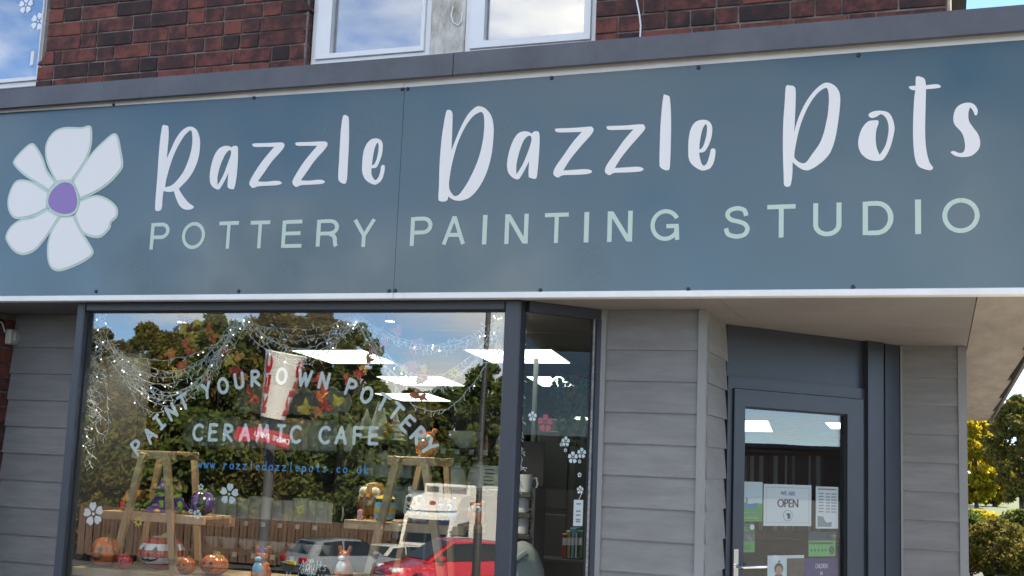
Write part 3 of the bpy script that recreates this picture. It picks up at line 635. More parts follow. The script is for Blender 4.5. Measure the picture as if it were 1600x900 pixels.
# right pier
cr_ = empty('clad_pier', 'grey boarded wall at the building corner right of the door', 'wall', (0, 2.2, 0))
L, ln, u, n = frame_fn((-.222, 2.20, 0), (.14, 2.20, 0), 1)
boards(L, 0.012, ln - .042, zrow(2.165, .1655), cr_)
mb = MB(); lbox(mb, L, ln - .042, ln + .004, -.01, .024, 0, ZS - .002); child(mb, 'corner_trim', M_cladtrim, cr_)
mb = MB(); lbox(mb, L, .0, .012, -.01, .026, 0, ZS - .002); child(mb, 'edge_trim', M_cladtrim, cr_)
mb = MB(); mb.box(-.23, .125, 2.212, 2.3, 0, ZS - .002); child(mb, 'backing', M_darkroom, cr_)
mb = MB(); mb.box(.04, .138, 2.226, 12.2, 0, ZS - .002); child(mb, 'side_wall', M_clad, cr_)
# brick return at far left
bp_ = empty('brick_pier', 'dark red brick pier at the far left under the canopy', 'wall', (-5.6, .1, 0))
mb = MB(); mb.box(-6.6, -5.377, .05, 1.0, 0, ZS - .002); pw_ = child(mb, 'wall', M_mortar, bp_)
zb = 0.02
i = 0
while zb < ZS - BR_H:
    y = .06 + (0.0 if i % 2 else .06)
    if i % 2 == 0: put_brick(.052, (-5.370, .06, zb), pw_, math.pi / 2)
    while y < .645:
        w = min(.252, .66 - y)
        if w > .03: put_brick(round(w - .009, 3), (-5.370, y, zb), pw_, math.pi / 2)
        y += .252
    zb += COURSE; i += 1
# small junction box on the brick return
jb = empty('junction_box', 'small cream alarm box with cable on the brick pier', 'box', (-5.36, .35, 2.2))
nX = Vector((1, 0, 0))
a = onPlane(9, 514, (-5.365, 0, 0), nX); b = onPlane(33, 541, (-5.365, 0, 0), nX)
mb = MB(); mb.bbox(-5.368, -5.325, min(a.y, b.y), max(a.y, b.y), min(a.z, b.z), max(a.z, b.z), .006); child(mb, 'case', mat('cream_plastic', (.55, .52, .46), .5, noise=(10, .15)), jb)
mb = MB(); mb.bbox(-5.3255, -5.315, min(a.y, b.y) + .03, max(a.y, b.y) - .03, min(a.z, b.z) + .02, max(a.z, b.z) - .02, .003); child(mb, 'cover', mat('cream_plastic', (.5, .5, .5)), jb)
mb = MB(); mb.tube([(-5.36, a.y - .01, a.z - .02), (-5.35, a.y - .05, a.z + .03), (-5.355, a.y - .11, a.z + .05), (-5.36, a.y - .16, a.z + .02)], .004, 6); child(mb, 'cable', M_white, jb)

# display window
dw = empty('display_window', 'large display window in slate blue frame with angled side pane', 'window', (-3.2, GW, 0))
XL, XR = -4.418, -1.966; ZH = 2.302; ZB = .55
M_rubber = mat('black_gasket', (.015, .016, .018), .6)
mb = MB(); mb.bbox(XL - .045, XL + .006, GW - .045, GW + .05, .0, ZS - .001, .006); child(mb, 'jamb', M_slate, dw)
mb = MB(); mb.bbox(XR, XR + .082, GW - .045, GW + .05, .0, ZS - .001, .008); child(mb, 'mullion', M_slate, dw)
mb = MB(); mb.bbox(XL + .006, XR, GW - .035, GW + .05, ZH, ZS - .001, .005); child(mb, 'head', M_slate, dw)
mb = MB(); mb.bbox(XL + .006, XR, GW - .05, GW + .05, ZB - .06, ZB, .005); child(mb, 'sill', M_slate, dw)
mb = MB(); mb.box(XL + .006, XR, GW - .01, GW + .05, 0, ZB - .06); child(mb, 'stall_riser', M_slate, dw)
mb = MB()
mb.box(XL + .006, XL + .014, GW - .004, GW + .02, ZB, ZH); mb.box(XR - .008, XR, GW - .004, GW + .02, ZB, ZH); mb.box(XL + .014, XR - .008, GW - .004, GW + .02, ZH - .008, ZH); child(mb, 'gasket', M_rubber, dw)
mb = MB(); mb.box(XL + .007, XR - .001, GW, GW + .006, ZB + .001, ZH - .001); child(mb, 'pane', G_shop, dw)
S0 = Vector((XR + .085, GW + .03, 0)); S1 = Vector((-1.598, .515, 0))
L, ln, u, n = frame_fn(S0, S1, 1)
mb = MB(); lbox(mb, L, .0, ln, -.025, .03, 2.30, ZS - .002); child(mb, 'head', M_slate, dw)
mb = MB(); lbox(mb, L, ln - .052, ln - .001, -.025, .032, 0, 2.2995); child(mb, 'jamb', M_slate, dw)
mb = MB(); lbox(mb, L, 0, ln - .052, -.02, .03, 0, ZB); child(mb, 'stall_riser', M_slate, dw)
mb = MB(); lbox(mb, L, .0, ln - .052, 0, .006, ZB, 2.2995); child(mb, 'side_pane', G_side, dw)
mb = MB(); lbox(mb, L, ln - .060, ln - .0525, .0065, .016, ZB, 2.2995); child(mb, 'gasket', mat('worn_sealant', (.35, .35, .36), .7, noise=(60, .6)), dw)
SIDE = (S0, n)

# door
DA = Vector((-1.074, 1.103, 0)); DB = Vector((-.226, 2.190, 0))
LD, DL, du, dn = frame_fn(DA, DB, 1)
def dpx(px, py, w=0.0):
    P = onPlane(px, py, DA + dn * w, dn); return ((P - DA).dot(du), P.z)
door = empty('shop_door', 'slate blue glazed door with chrome lever handle under a solid panel', 'door', (DA + DB) / 2)
uf1 = dpx(1347, 700)[0]; uf2 = dpx(1371, 700)[0]; uL0 = dpx(1140, 700)[0]; uL1 = dpx(1342, 700)[0]; zf = 2.075; zl = 2.01
g0, g1 = dpx(1156, 760)[0], dpx(1317, 760)[0]; zg = dpx(1237, 641)[1]
mb = MB(); lbox(mb, LD, 0.0, uf1 + .002, -.03, .008, zf, ZS - .002); child(mb, 'transom_panel', M_slate, door)
mb = MB(); lbox(mb, LD, 0, uf1, -.02, .022, zl + .004, zf); child(mb, 'frame_head', M_slate, door)
mb = MB(); lbox(mb, LD, 0, uL0 - .004, -.02, .022, 0, zl + .004); child(mb, 'frame_jamb', M_slate, door)
mb = MB(); lbox(mb, LD, uL1 + .004, uf1, -.02, .022, 0, zl + .004); child(mb, 'frame_jamb', M_slate, door)
mb = MB(); lbox(mb, LD, uf1, uf2, -.02, .045, 0, ZS - .003); child(mb, 'post', M_slate, door)
mb = MB(); lbox(mb, LD, uf2, DL + .0, -.06, .008, 0, ZS - .003); child(mb, 'side_panel', M_slate, door)
mb = MB(); lbox(mb, LD, uf2 + .05, uf2 + .075, .008, .016, 0, ZS - .004); child(mb, 'cover_bead', M_slate, door)
mb = MB()
lbox(mb, LD, uL0, g0, -.02, .034, .01, zl); lbox(mb, LD, g1, uL1, -.02, .034, .01, zl); lbox(mb, LD, g0, g1, -.02, .034, zg, zl); lbox(mb, LD, g0, g1, -.02, .034, .01, .20)
leaf = child(mb, 'door_leaf', M_slate, door)
mb = MB(); lbox(mb, LD, g0, g0 + .01, .012, .022, .20, zg); lbox(mb, LD, g1 - .01, g1, .012, .022, .2, zg); lbox(mb, LD, g0 + .01, g1 - .01, .012, .022, zg - .01, zg); child(mb, 'gasket', M_rubber, leaf)
mb = MB(); lbox(mb, LD, g0, g1, .0, .006, .20, zg); child(mb, 'pane', G_door, leaf)
M_chrome = mat('chrome', (.75, .75, .76), .12, metal=1.0)
mb = MB(); uh = dpx(1141, 880)[0]
lbox(mb, LD, uh - .016, uh + .016, .034, .044, .92, dpx(1141, 857)[1]); hp = child(mb, 'handle_plate', M_chrome, leaf)
mb = MB(); zh = dpx(1150, 884)[1]; ue = dpx(1180, 884)[0]
mb.tube([LD(uh, .044, zh), LD(uh, .075, zh), LD(uh + .012, .088, zh), LD(uh + .05, .090, zh), LD(ue - .02, .088, zh), LD(ue, .084, zh)], [.009, .009, .010, .0095, .0085, .007], 10); child(mb, 'lever_handle', M_chrome, leaf, smooth=True)
mb = MB(); mb.box(-1.6, .1, .9, 2.2, -.004, -.001); 

# ------------------------------------------------------------------ posters and stickers behind the door glass
def sheet_rect(mb, f, u0, u1, z0, z1, w): mb.add([f(u0, w, z0), f(u1, w, z0), f(u1, w, z1), f(u0, w, z1)], [(0, 1, 2, 3)])
M_paper = mat('white_paper', (.78, .78, .80), .6, noise=(8, .05)); M_green = mat('green_print', (.10, .38, .10), .6, noise=(6, .2)); M_greend = mat('dark_green_print', (.04, .12, .05), .6)
M_ink = mat('dark_ink', (.03, .03, .05), .6); M_plum = mat('plum_ink', (.045, .02, .055), .6); M_blueink = mat('blue_ink', (.06, .22, .50), .6); M_grey = mat('grey_ink', (.28, .29, .33), .6); M_navy = mat('navy_print', (.03, .04, .10), .6); M_violet = mat('violet_print', (.045, .02, .14), .55)
M_skyp = mat('pale_blue_print', (.55, .68, .78), .6)
def poster(name, label, x0, y0, x1, y1, base, w=-.006, cat='poster'):
    (ua, za), (ub, zb_) = dpx(x0, y0, w), dpx(x1, y1, w)
    u0, u1, z0, z1 = min(ua, ub), max(ua, ub), min(za, zb_), max(za, zb_)
    o = empty(name, label, cat, LD((u0 + u1) / 2, w, z0))
    mb = MB(); lbox(mb, LD, u0, u1, w - .0012, w, z0, z1); child(mb, 'sheet', base, o)
    def P(a, b, c, d, material, nm='print', lay=1):
        m_ = MB(); sheet_rect(m_, LD, u0 + (u1 - u0) * a, u0 + (u1 - u0) * b, z0 + (z1 - z0) * c, z0 + (z1 - z0) * d, w + .0004 * lay); return child(m_, nm, material, o)
    def Tx(s, cx, cy, h, material, lay=2, squash=1.0, bold=0.0):
        m_ = MB(); put_text(m_, s, lambda x, z: LD(x, w + .0004 * lay, z), u0 + (u1 - u0) * cx, z0 + (z1 - z0) * cy, (z1 - z0) * h, squash=squash, bold=bold); return child(m_, 'lettering', material, o)
    def Poly(pts, material, lay=2, nm='print'):
        m_ = MB(); m_.sheet([[(u0 + (u1 - u0) * a, z0 + (z1 - z0) * b) for a, b in pts]], lambda x, z: LD(x, w + .0004 * lay, z)); return child(m_, nm, material, o)
    return o, P, Tx, Poly
o, P, Tx, Poly = poster('open_notice', 'white notice reading WE ARE OPEN taped inside the door', 1193.5, 756, 1267.5, 822, M_paper, cat='notice')
Tx('WE ARE', .5, .74, .10, M_blueink, bold=.0008); Tx('OPEN', .5, .45, .21, M_plum, bold=.0022)
for a, b, c, d in ((.05, .95, .92, .928), (.05, .95, .07, .078), (.05, .056, .08, .92), (.944, .95, .08, .92)): P(a, b, c, d, M_grey, 'border')
Poly([(.5 + .10 * math.cos(t), .25 + .14 * math.sin(t)) for t in np.linspace(0, 6.28, 25)[:-1]], M_grey, 2, 'emblem_ring'); Poly([(.5 + .088 * math.cos(t), .25 + .124 * math.sin(t)) for t in np.linspace(0, 6.28, 25)[:-1]], M_paper, 3, 'emblem_field')
Poly([(.46, .29), (.5, .31), (.55, .30), (.55, .2), (.53, .17), (.48, .17), (.5, .23)], M_ink, 4, 'emblem_jug')
o, P, Tx, Poly = poster('landscape_poster', 'green poster with blue pond pinned left of the open notice', 1154.5, 752, 1191, 815, mat('pale_print', (.62, .70, .74), .6), cat='poster')
Poly([(0, 0), (1, 0), (1, .45), (.75, .47), (.5, .44), (.25, .47), (0, .48)], M_green, 1, 'hill'); Poly([(.25 + .3 * math.cos(t) + .25, .38 + .055 * math.sin(t)) for t in np.linspace(0, 6.28, 21)[:-1]], M_blueink, 2, 'pond')
Poly([(.3, .46), (.34, .56), (.28, .55), (.33, .6), (.38, .56), (.36, .46)], M_greend, 2, 'tree'); 
for b in (.22, .08): P(.22, .8, b, b + .02, M_paper, 'text_line')
o, P, Tx, Poly = poster('timetable_sheet', 'white timetable sheet of opening hours right of the open notice', 1275, 760, 1309.5, 826, M_paper, cat='notice')
for i in range(7):
    zc_ = .82 - i * .072
    P(.12, .34, zc_, zc_ + .028, M_grey, 'text_line'); P(.44, .62, zc_ - .005, zc_ + .023, M_grey, 'text_line'); P(.68, .92, zc_ - .005, zc_ + .023, M_grey, 'text_line')
P(.08, .92, .92, .955, M_grey, 'text_line'); Poly([(.08, .04), (.7, .04), (.72, .16), (.5, .14), (.38, .2), (.34, .28), (.08, .3)], mat('grey_green_print', (.22, .30, .30), .6), 1, 'picture')
o, P, Tx, Poly = poster('leaflet', 'small green leaflet with landscape photograph below the pond poster', 1154.5, 817.5, 1179, 863, M_greend, cat='leaflet')
P(0, 1, .36, .62, mat('dusk_photo', (.20, .19, .20), .6, noise=(40, .7)), 'photograph'); P(0, 1, 0, .36, M_green, 'panel'); P(.08, .55, .82, .86, M_green, 'text_line'); P(.08, .6, .74, .78, M_green, 'text_line'); P(.2, .75, .2, .23, M_greend, 'text_line'); P(.2, .75, .12, .15, M_greend, 'text_line')
Poly([(.82 + .14 * math.cos(t), .87 + .095 * math.sin(t)) for t in np.linspace(0, 6.28, 21)[:-1]], M_paper, 2, 'badge')
o, P, Tx, Poly = poster('rating_sticker', 'black and green rating sticker showing the number 5', 1263.5, 831, 1306, 869.5, M_greend, cat='sticker')
P(.0, .97, .02, .64, mat('lime_print', (.13, .42, .12), .5), 'panel'); P(.02, .98, .68, .98, M_navy, 'panel'); P(.64, .98, .74, .9, M_paper, 'label'); P(.05, .9, .5, .58, M_greend, 'text_line')
for i in range(5): Poly([(.1 + .13 * i + .035 * math.cos(t), .26 + .06 * math.sin(t)) for t in np.linspace(0, 6.28, 9)[:-1]], M_greend, 2, 'score_dot')
Poly([(.84 + .09 * math.cos(t), .26 + .17 * math.sin(t)) for t in np.linspace(0, 6.28, 21)[:-1]], M_ink, 2, 'score_disc'); Tx('5', .84, .15, .22, mat('lime_print', (.1, .4, .1)), 3)
o, P, Tx, Poly = poster('photo_poster', 'poster with photograph of a child low on the door glass', 1199.5, 868, 1256, 935, mat('pale_print', (.6, .7, .7)), cat='poster')
P(.52, 1, 0, .93, mat('brown_print', (.10, .06, .05), .6, noise=(30, .5)), 'photograph'); Poly([(.1, 0), (.5, 0), (.46, .5), (.36, .58), (.22, .58), (.14, .45)], mat('red_print', (.35, .04, .04), .6), 2, 'jumper')
Poly([(.3 + .12 * math.cos(t), .70 + .13 * math.sin(t)) for t in np.linspace(0, 6.28, 17)[:-1]], mat('dark_hair_print', (.05, .03, .03), .6), 3, 'hair'); Poly([(.3 + .09 * math.cos(t), .665 + .10 * math.sin(t)) for t in np.linspace(0, 6.28, 17)[:-1]], mat('skin_print', (.42, .25, .19), .6), 4, 'face'); Poly([(.31 + .03 * math.cos(t), .86 + .025 * math.sin(t)) for t in np.linspace(0, 6.28, 11)[:-1]], mat('dark_hair_print', (.05, .03, .03)), 4, 'hair_bun')
Poly([(.2 + .10 * math.cos(t), .93 + .08 * math.sin(t)) for t in np.linspace(0, 6.28, 17)[:-1]], M_paper, 5, 'badge')
o, P, Tx, Poly = poster('violet_poster', 'violet poster headed CHILDREN IN beside the child photograph', 1257.5, 872.5, 1309, 950, M_violet, cat='poster')
Tx('CHILDREN', .5, .80, .095, M_paper, squash=.62); Tx('IN', .5, .66, .085, M_paper, squash=.7); Tx('MOTION', .5, .52, .095, M_paper, squash=.7)

# ------------------------------------------------------------------ vinyl lettering and decals on the display glass (inner face)
YV = GW + .0075
M_vin = mat('window_vinyl', (.78, .80, .84), .5); M_vinblue = mat('blue_window_vinyl', (.05, .28, .62), .5)
def win(px, py, Y=YV): P_ = onY(px, py, Y); return Vector((P_.x, P_.z))
def letter_at(parent, ch, c, ang, h, r, material):
    ca, sa = math.cos(ang), math.sin(ang); w = SW[ch] * h
    def t3(x, y, lay):
        x -= w / 2; y -= h / 2; return (c.x + ca * x - sa * y, YV - lay, c.y + sa * x + ca * y)
    mb = MB(); stroke_letter(mb, ch, t3, h, r); return child(mb, 'letter', material, parent)
a1 = empty('arched_lettering', 'arched white lettering PAINT YOUR OWN POTTERY on the display window', 'lettering', (-3.2, YV, 1.6))
ARC = [('P', 214.4, 698.8), ('A', 233.8, 679.8), ('I', 249, 659), ('N', 268, 643.5), ('T', 287, 628), ('Y', 323.5, 609.7), ('O', 348.4, 602.7), ('U', 373.7, 595), ('R', 399, 591), ('O', 440, 587.5), ('W', 476.5, 591), ('N', 506.4, 595), ('P', 548.6, 605.5), ('O', 573, 617), ('T', 598.6, 629), ('T', 618.7, 643), ('E', 636.6, 662), ('R', 654, 680), ('Y', 671, 699)]
pts = [win(x, y) for _, x, y in ARC]
for i, (ch, x, y) in enumerate(ARC):
    d = pts[min(i + 1, len(pts) - 1)] - pts[max(i - 1, 0)]
    letter_at(a1, ch, pts[i], math.atan2(d.y, d.x), .074, .0085, M_vin)
a2 = empty('window_lettering', 'straight white lettering CERAMIC CAFE on the display window', 'lettering', (-3.2, YV, 1.6))
for ch, x, y in (('C', 309.4, 675.6), ('E', 333, 675.6), ('R', 356.6, 676), ('A', 382.6, 676), ('M', 411, 676.6), ('I', 439, 677), ('C', 461.8, 678.7), ('C', 507, 679.8), ('A', 532.8, 680), ('F', 559, 680.8), ('E', 583.4, 680.8)):
    letter_at(a2, ch, win(x, y), 0.0, .078, .0085, M_vin)
a3 = empty('web_address', 'small blue web address below CERAMIC CAFE on the glass', 'lettering', (-3.2, YV, 1.5))
s = 'www.razzledazzlepots.co.uk'; A_, B_ = win(312, 727), win(572, 736)
for i, ch in enumerate(s):
    c = A_ + (B_ - A_) * (i / (len(s) - 1)); hh = .042
    w = SW[ch] * hh
    def t3(x, y, lay, c=c, w=w): return (c.x + x - w / 2, YV - lay, c.y + y - .012)
    mb = MB(); stroke_letter(mb, ch, t3, hh, .0032); child(mb, 'letter', M_vinblue, a3)
a4 = empty('chalk_writing', 'faint white handwritten note about evenings low on the display glass', 'lettering', (-3.2, YV, 1.0))
M_chalk = mat('chalk_pen', (.7, .76, .8), .7)
for txt, x0, y0, hh in (('Adults', 468, 889, .045), ('only', 470, 896, .036), ('Hot TIME Evening', 446, 908, .045)):
    p = win(x0, y0); x = p.x
    for ch in txt:
        if ch == ' ': x += hh * .5; continue
        def t3(a, b, lay, x=x, p=p): return (x + a * .8 + b * .12, YV - lay, p.y + b)
        mb = MB(); stroke_letter(mb, ch, t3, hh, .002); child(mb, 'letter', M_chalk, a4); x += (SW[ch] * .8 + .25) * hh
# flower and star decals
def flower_pts(c, r, rot=0.0, n=5):
    polys = []
    for i in range(n):
        a = rot + 2 * math.pi * i / n; ca, sa = math.cos(a), math.sin(a)
        loc = catmull([(r * .30, -r * .10), (r * .62, -r * .34), (r * .95, -r * .25), (r * .93, 0), (r * .97, r * .25), (r * .62, r * .34), (r * .30, r * .10)], 3)
        polys.append([(c[0] + ca * x - sa * y, c[1] + sa * x + ca * y) for x, y in loc])
    return polys
def decal(label, px, py, rpx, material, Yv=None, plane=None, rot=math.pi / 2, kind='flower', cat='decal', parent=None):
    if plane is None:
        Yv = YV if Yv is None else Yv; P0 = onY(px, py, Yv); r = abs(onY(px + rpx, py, Yv).x - P0.x)
        t3 = lambda x, z, lay=0: Vector((P0.x + x, Yv - lay, P0.z + z))
    else:
        p0, nn = plane; P0 = onPlane(px, py, p0 - nn * .003, nn); uu = Vector((-nn.y, nn.x, 0)); r = rpx * (P0 - CAM).length / FPX
        t3 = lambda x, z, lay=0: P0 + uu * x + Vector((0, 0, z)) + nn * lay
    if parent is None: o = empty(('flower_decal' if kind == 'flower' else 'star_decal'), label, cat, t3(0, 0))
    else: o = parent
    if kind == 'flower':
        for pl in flower_pts((0, 0), r, rot): mb = MB(); mb.sheet([pl], lambda x, z: t3(x, z)); child(mb, 'petal', material, o)
        if rpx > 5:
            ring = [(r * .26 * math.cos(t), r * .26 * math.sin(t)) for t in np.linspace(0, 2 * math.pi, 13)[:-1]]; hole = [(x * .5, y * .5) for x, y in ring]
            mb = MB(); mb.sheet([hole], lambda x, z: t3(x, z, .0006)); child(mb, 'flower_centre', material, o)
    else:
        st = [((r if i % 2 == 0 else r * .52) * math.cos(rot + math.pi * i / 8), (r if i % 2 == 0 else r * .52) * math.sin(rot + math.pi * i / 8)) for i in range(16)]
        mb = MB(); mb.sheet([st, [(x * .55, z * .55) for x, z in st]], lambda x, z: t3(x, z)); child(mb, 'star_outline', material, o)
    return o
M_yel = mat('yellow_vinyl', (.62, .46, .05), .5); M_redv = mat('red_vinyl', (.50, .04, .07), .5)
for lab, x, y, r, rt in (('large white flower decal at the left edge of the display window', 146, 803, 15.5, 1.75), ('large white flower decal right of the striped purple pumpkin', 358, 772, 14.5, 1.5), ('small white flower decal on the left wooden shelf edge', 308, 803.5, 6.5, 1.3), ('tiny white flower decal on top of the purple pumpkin', 314, 761, 4.5, 1.6), ('tiny white flower decal just left of the small shelf decal', 298, 799, 3.4, 1.9)):
    decal(lab, x, y, r, M_vin, rot=rt)
for lab, x, y, r in (('yellow star decal on the left ladder shelf leg', 216, 815, 8), ('yellow outlined star decal above the brown fence reflection', 469.5, 796.5, 9), ('small yellow star decal above the smooth orange pumpkin', 342, 868, 6), ('yellow star decal among the right swag of string lights', 711, 583, 9)):
    decal(lab, x, y, r, M_yel, kind='star', rot=.2)
for lab, x, y, r, mm in (('white flower decal at upper left of the angled pane', 832, 650.5, 8, M_vin), ('red flower decal on the angled pane', 852, 661, 14, M_redv), ('white flower decal mid way up the angled pane', 884, 690, 8, M_vin), ('larger white flower decal right of centre on the angled pane', 895, 715, 9.5, M_vin), ('white flower decal near the right edge of the angled pane', 909, 708, 8.5, M_vin), ('tiny white flower decal left of the middle one on the angled pane', 877, 694.5, 3.2, M_vin), ('tiny white flower decal below the middle one on the angled pane', 883.5, 703.5, 3.2, M_vin), ('tiny white flower decal below the pair on the angled pane', 905.5, 721, 3.2, M_vin), ('white flower decal just above the price card on the angled pane', 906.5, 765.5, 6.5, M_vin), ('tiny white butterfly shaped decal on the angled pane', 905.5, 742, 4, M_vin)):
    decal(lab, x, y, r, mm, plane=(SIDE[0], SIDE[1]))
decal('pale blue flower decal at the top of the left upper window', 40.5, 8, 11, M_vin, Yv=.4185); decal('pale flower decal lower down on the left upper window', 59.5, 33.5, 11.5, M_vin, Yv=.4185, rot=1.3)
p0, nn = SIDE; uu = Vector((-nn.y, nn.x, 0))
a = onPlane(897, 781, p0 - nn * .004, nn); b = onPlane(910, 822, p0 - nn * .004, nn)
pc = empty('hanging_card', 'long white printed card hanging inside the angled pane', 'card', (a.x, a.y, b.z))
mb = MB(); w_ = (b - a).dot(uu)
mb.add([a, a + uu * w_, a + uu * w_ + Vector((0, 0, b.z - a.z)), a + Vector((0, 0, b.z - a.z))], [(0, 1, 2, 3)]); mb.add([v + Vector(-nn * .002) for v in [a, a + uu * w_, a + uu * w_ + Vector((0, 0, b.z - a.z)), a + Vector((0, 0, b.z - a.z))]], [(3, 2, 1, 0)]); child(mb, 'card', M_paper, pc)
for q in (.12, .4, .55, .72, .8):
    mb = MB(); z = a.z + (b.z - a.z) * q; mb.add([a + uu * w_ * .25 + nn * .0006 + Vector((0, 0, z - a.z)), a + uu * w_ * .75 + nn * .0006 + Vector((0, 0, z - a.z)), a + uu * w_ * .75 + nn * .0006 + Vector((0, 0, z - a.z - .008)), a + uu * w_ * .25 + nn * .0006 + Vector((0, 0, z - a.z - .008))], [(0, 1, 2, 3)]); child(mb, 'text_line', M_grey, pc)
mb = MB(); mb.tube([a + uu * w_ * .5, a + uu * w_ * .8 + Vector((0, 0, .03)), a + uu * w_ * .4 + Vector((0, 0, .06))], .0015, 5); child(mb, 'string', M_white, pc)
# ------------------------------------------------------------------ shop interior
ZC = 2.335
PLAN = [(-13, .85), (-5.2, .85), (-4.43, .75), (-4.43, .19), (-1.95, .19), (-1.70, .62), (-1.17, .66), (-1.17, 1.12), (-1.12, 1.16), (-.27, 2.26), (-.02, 2.33), (-.02, 23.9), (-13, 23.9)]
rm = MB(); rm.sheet([PLAN], lambda x, y: (x, y, ZC), .012, (0, 0, 1)); rm.sheet([PLAN], lambda x, y: (x, y, ZC + .012))
M_ceil = mat('grey_ceiling_tile', (.34, .35, .36), .9, noise=(2, .1))
tag(rm.build('shop_ceiling', M_ceil), 'grey shop ceiling', 'ceiling', kind='structure')
rm = MB(); rm.sheet([PLAN], lambda x, y: (x, y, .002)); tag(rm.build('shop_floor', mat('dark_vinyl_floor', (.035, .033, .032), .6, noise=(3, .2))), 'dark shop floor', 'floor', kind='structure')
rm = MB(); rm.box(-13, .04, 23.9, 24, 0, ZC); rm.box(-13, -12.9, .75, 23.9, 0, ZC); rm.box(.0, .04, 2.3, 23.9, 0, ZC); rm.box(-13, -5.4, .75, .85, 0, ZC)
tag(rm.build('shop_walls', mat('dark_wall_paint', (.11, .115, .125), .85, noise=(2, .2))), 'dark grey painted shop walls', 'wall', kind='structure')
rm = MB(); rm.box(-13, .05, 16, 24.2, 2.36, 2.6); tag(rm.build('rear_roof', mat('felt_roof', (.06, .06, .06), .9)), 'flat felt roof over the rear of the shop', 'roof', kind='structure')
# ceiling grid ribs
mb = MB()
gd = Vector((-.19, .98, 0)).normalized(); gx = Vector((gd.y, -gd.x, 0))
for i in range(-16, 10):
    p = Vector((-3.0, 1.2, ZC - .002)) + gx * (.6 * i)
    a_ = p + gd * (.7 if p.x < -1.9 else 3.2); b_ = p + gd * 22.5; t_ = min(1.0, (-.1 - b_.x) / (a_.x - b_.x)) if a_.x > -.1 else 1.0
    if b_.x < -.2: mb.bar(b_ + (a_ - b_) * t_, b_, .022, .006)
for j in range(0, 18):
    p = Vector((-3.0, 1.2, ZC - .0045)) + gd * (1.2 * j)
    q_ = (-1.3 if j < 1 else -.3 if j > 1 else -.9) ; mb.bar(p - gx * 9, p + gx * ((q_ - p.x) / gx.x), .022, .006)
go = mb.build('ceiling_grid', mat('grid_metal', (.30, .31, .32), .6)); tag(go, 'thin metal grid of the suspended shop ceiling', 'ceiling grid', kind='structure')
M_led = mat('led_diffuser', (.8, .8, .8), .5, emit=((.86, 1.0, .94), 1.0))
M_alu = mat('white_light_frame', (.6, .6, .6), .5)
def led(label, quad):
    Q = [onZ(x, y, ZC) for x, y in quad]; c = sum(Q, Vector()) / 4
    a = ((Q[1] - Q[0]) + (Q[2] - Q[3])) / 4; b = ((Q[3] - Q[0]) + (Q[2] - Q[1])) / 4
    o = empty('ceiling_light', label, 'ceiling light', c, 'lit panels in the shop ceiling')
    mb = MB(); V = [c - a - b, c + a - b, c + a + b, c - a + b]
    dz = Vector((0, 0, -.012)); mb.add([v + dz for v in V] + V, [(0, 1, 2, 3), (7, 6, 5, 4), (0, 4, 5, 1), (1, 5, 6, 2), (2, 6, 7, 3), (3, 7, 4, 0)]); child(mb, 'frame', M_alu, o)
    V = [c + (v - c) * .95 + Vector((0, 0, -.0145)) for v in V]; mb = MB(); mb.add(V, [(0, 1, 2, 3)]); child(mb, 'diffuser', M_led, o)
led('long lit ceiling panel seen just right of the reflected bucket', [(454, 544), (565, 544), (628, 566), (515, 566)])
led('lit ceiling panel seen through the right swag of lights', [(585, 585.5), (691, 587), (731, 601), (631, 601)])
led('lowest lit ceiling panel seen in the main pane', [(585, 612.5), (666, 613), (711, 625.4), (626, 625.4)])
led('lit ceiling panel seen across the mullion into the angled pane', [(725, 543), (860, 543), (898, 565), (765, 565)])
led('second lit ceiling panel seen through the angled pane', [(823, 586), (875, 586), (900, 602), (846, 602)])
led('small far lit panel at the right of the angled pane', [(893, 650), (915, 650), (926, 659), (902, 659)])
led('upper left lit panel seen through the door glass', [(1130, 655), (1196, 656), (1213, 674), (1146, 673)])
led('lower left lit panel seen through the door glass', [(1136, 683), (1208, 684), (1219, 690.5), (1146, 690)])
led('short lit panel at upper right of the door glass', [(1290, 659), (1330, 659), (1338, 669), (1297, 669)])
# spot lamp near the window head
def small_spot(label, x, y):
    P = onZ(x, y, ZC - .03); P = Vector((P.x, P.y, ZC - .03)); o = empty('spot_lamp', label, 'lamp', P)
    mb = MB(); mb.lathe([(.02, .03), (.03, .02), (.035, 0), (.03, -.005)], P, 12); child(mb, 'body', M_alu, o)
    mb = MB(); mb.lathe([(.028, -.004), (.028, -.007)], P, 12); child(mb, 'lens', M_led, o)
    ld = bpy.data.lights.new('spot_bulb', 'SPOT'); ld.energy = 19; ld.spot_size = 2.3; ld.spot_blend = .6; ld.shadow_soft_size = .03; ld.color = (1, .93, .82); lo = bpy.data.objects.new('spot_bulb', ld); COL.objects.link(lo); lo.location = P + Vector((0, 0, -.02)); lo.rotation_euler = (.0, 0, 0); under(lo, o)
small_spot('small bright spot lamp above the left leaf garland', 285, 502)
small_spot('small bright spot lamp above the right leaf garland', 610, 500.5)

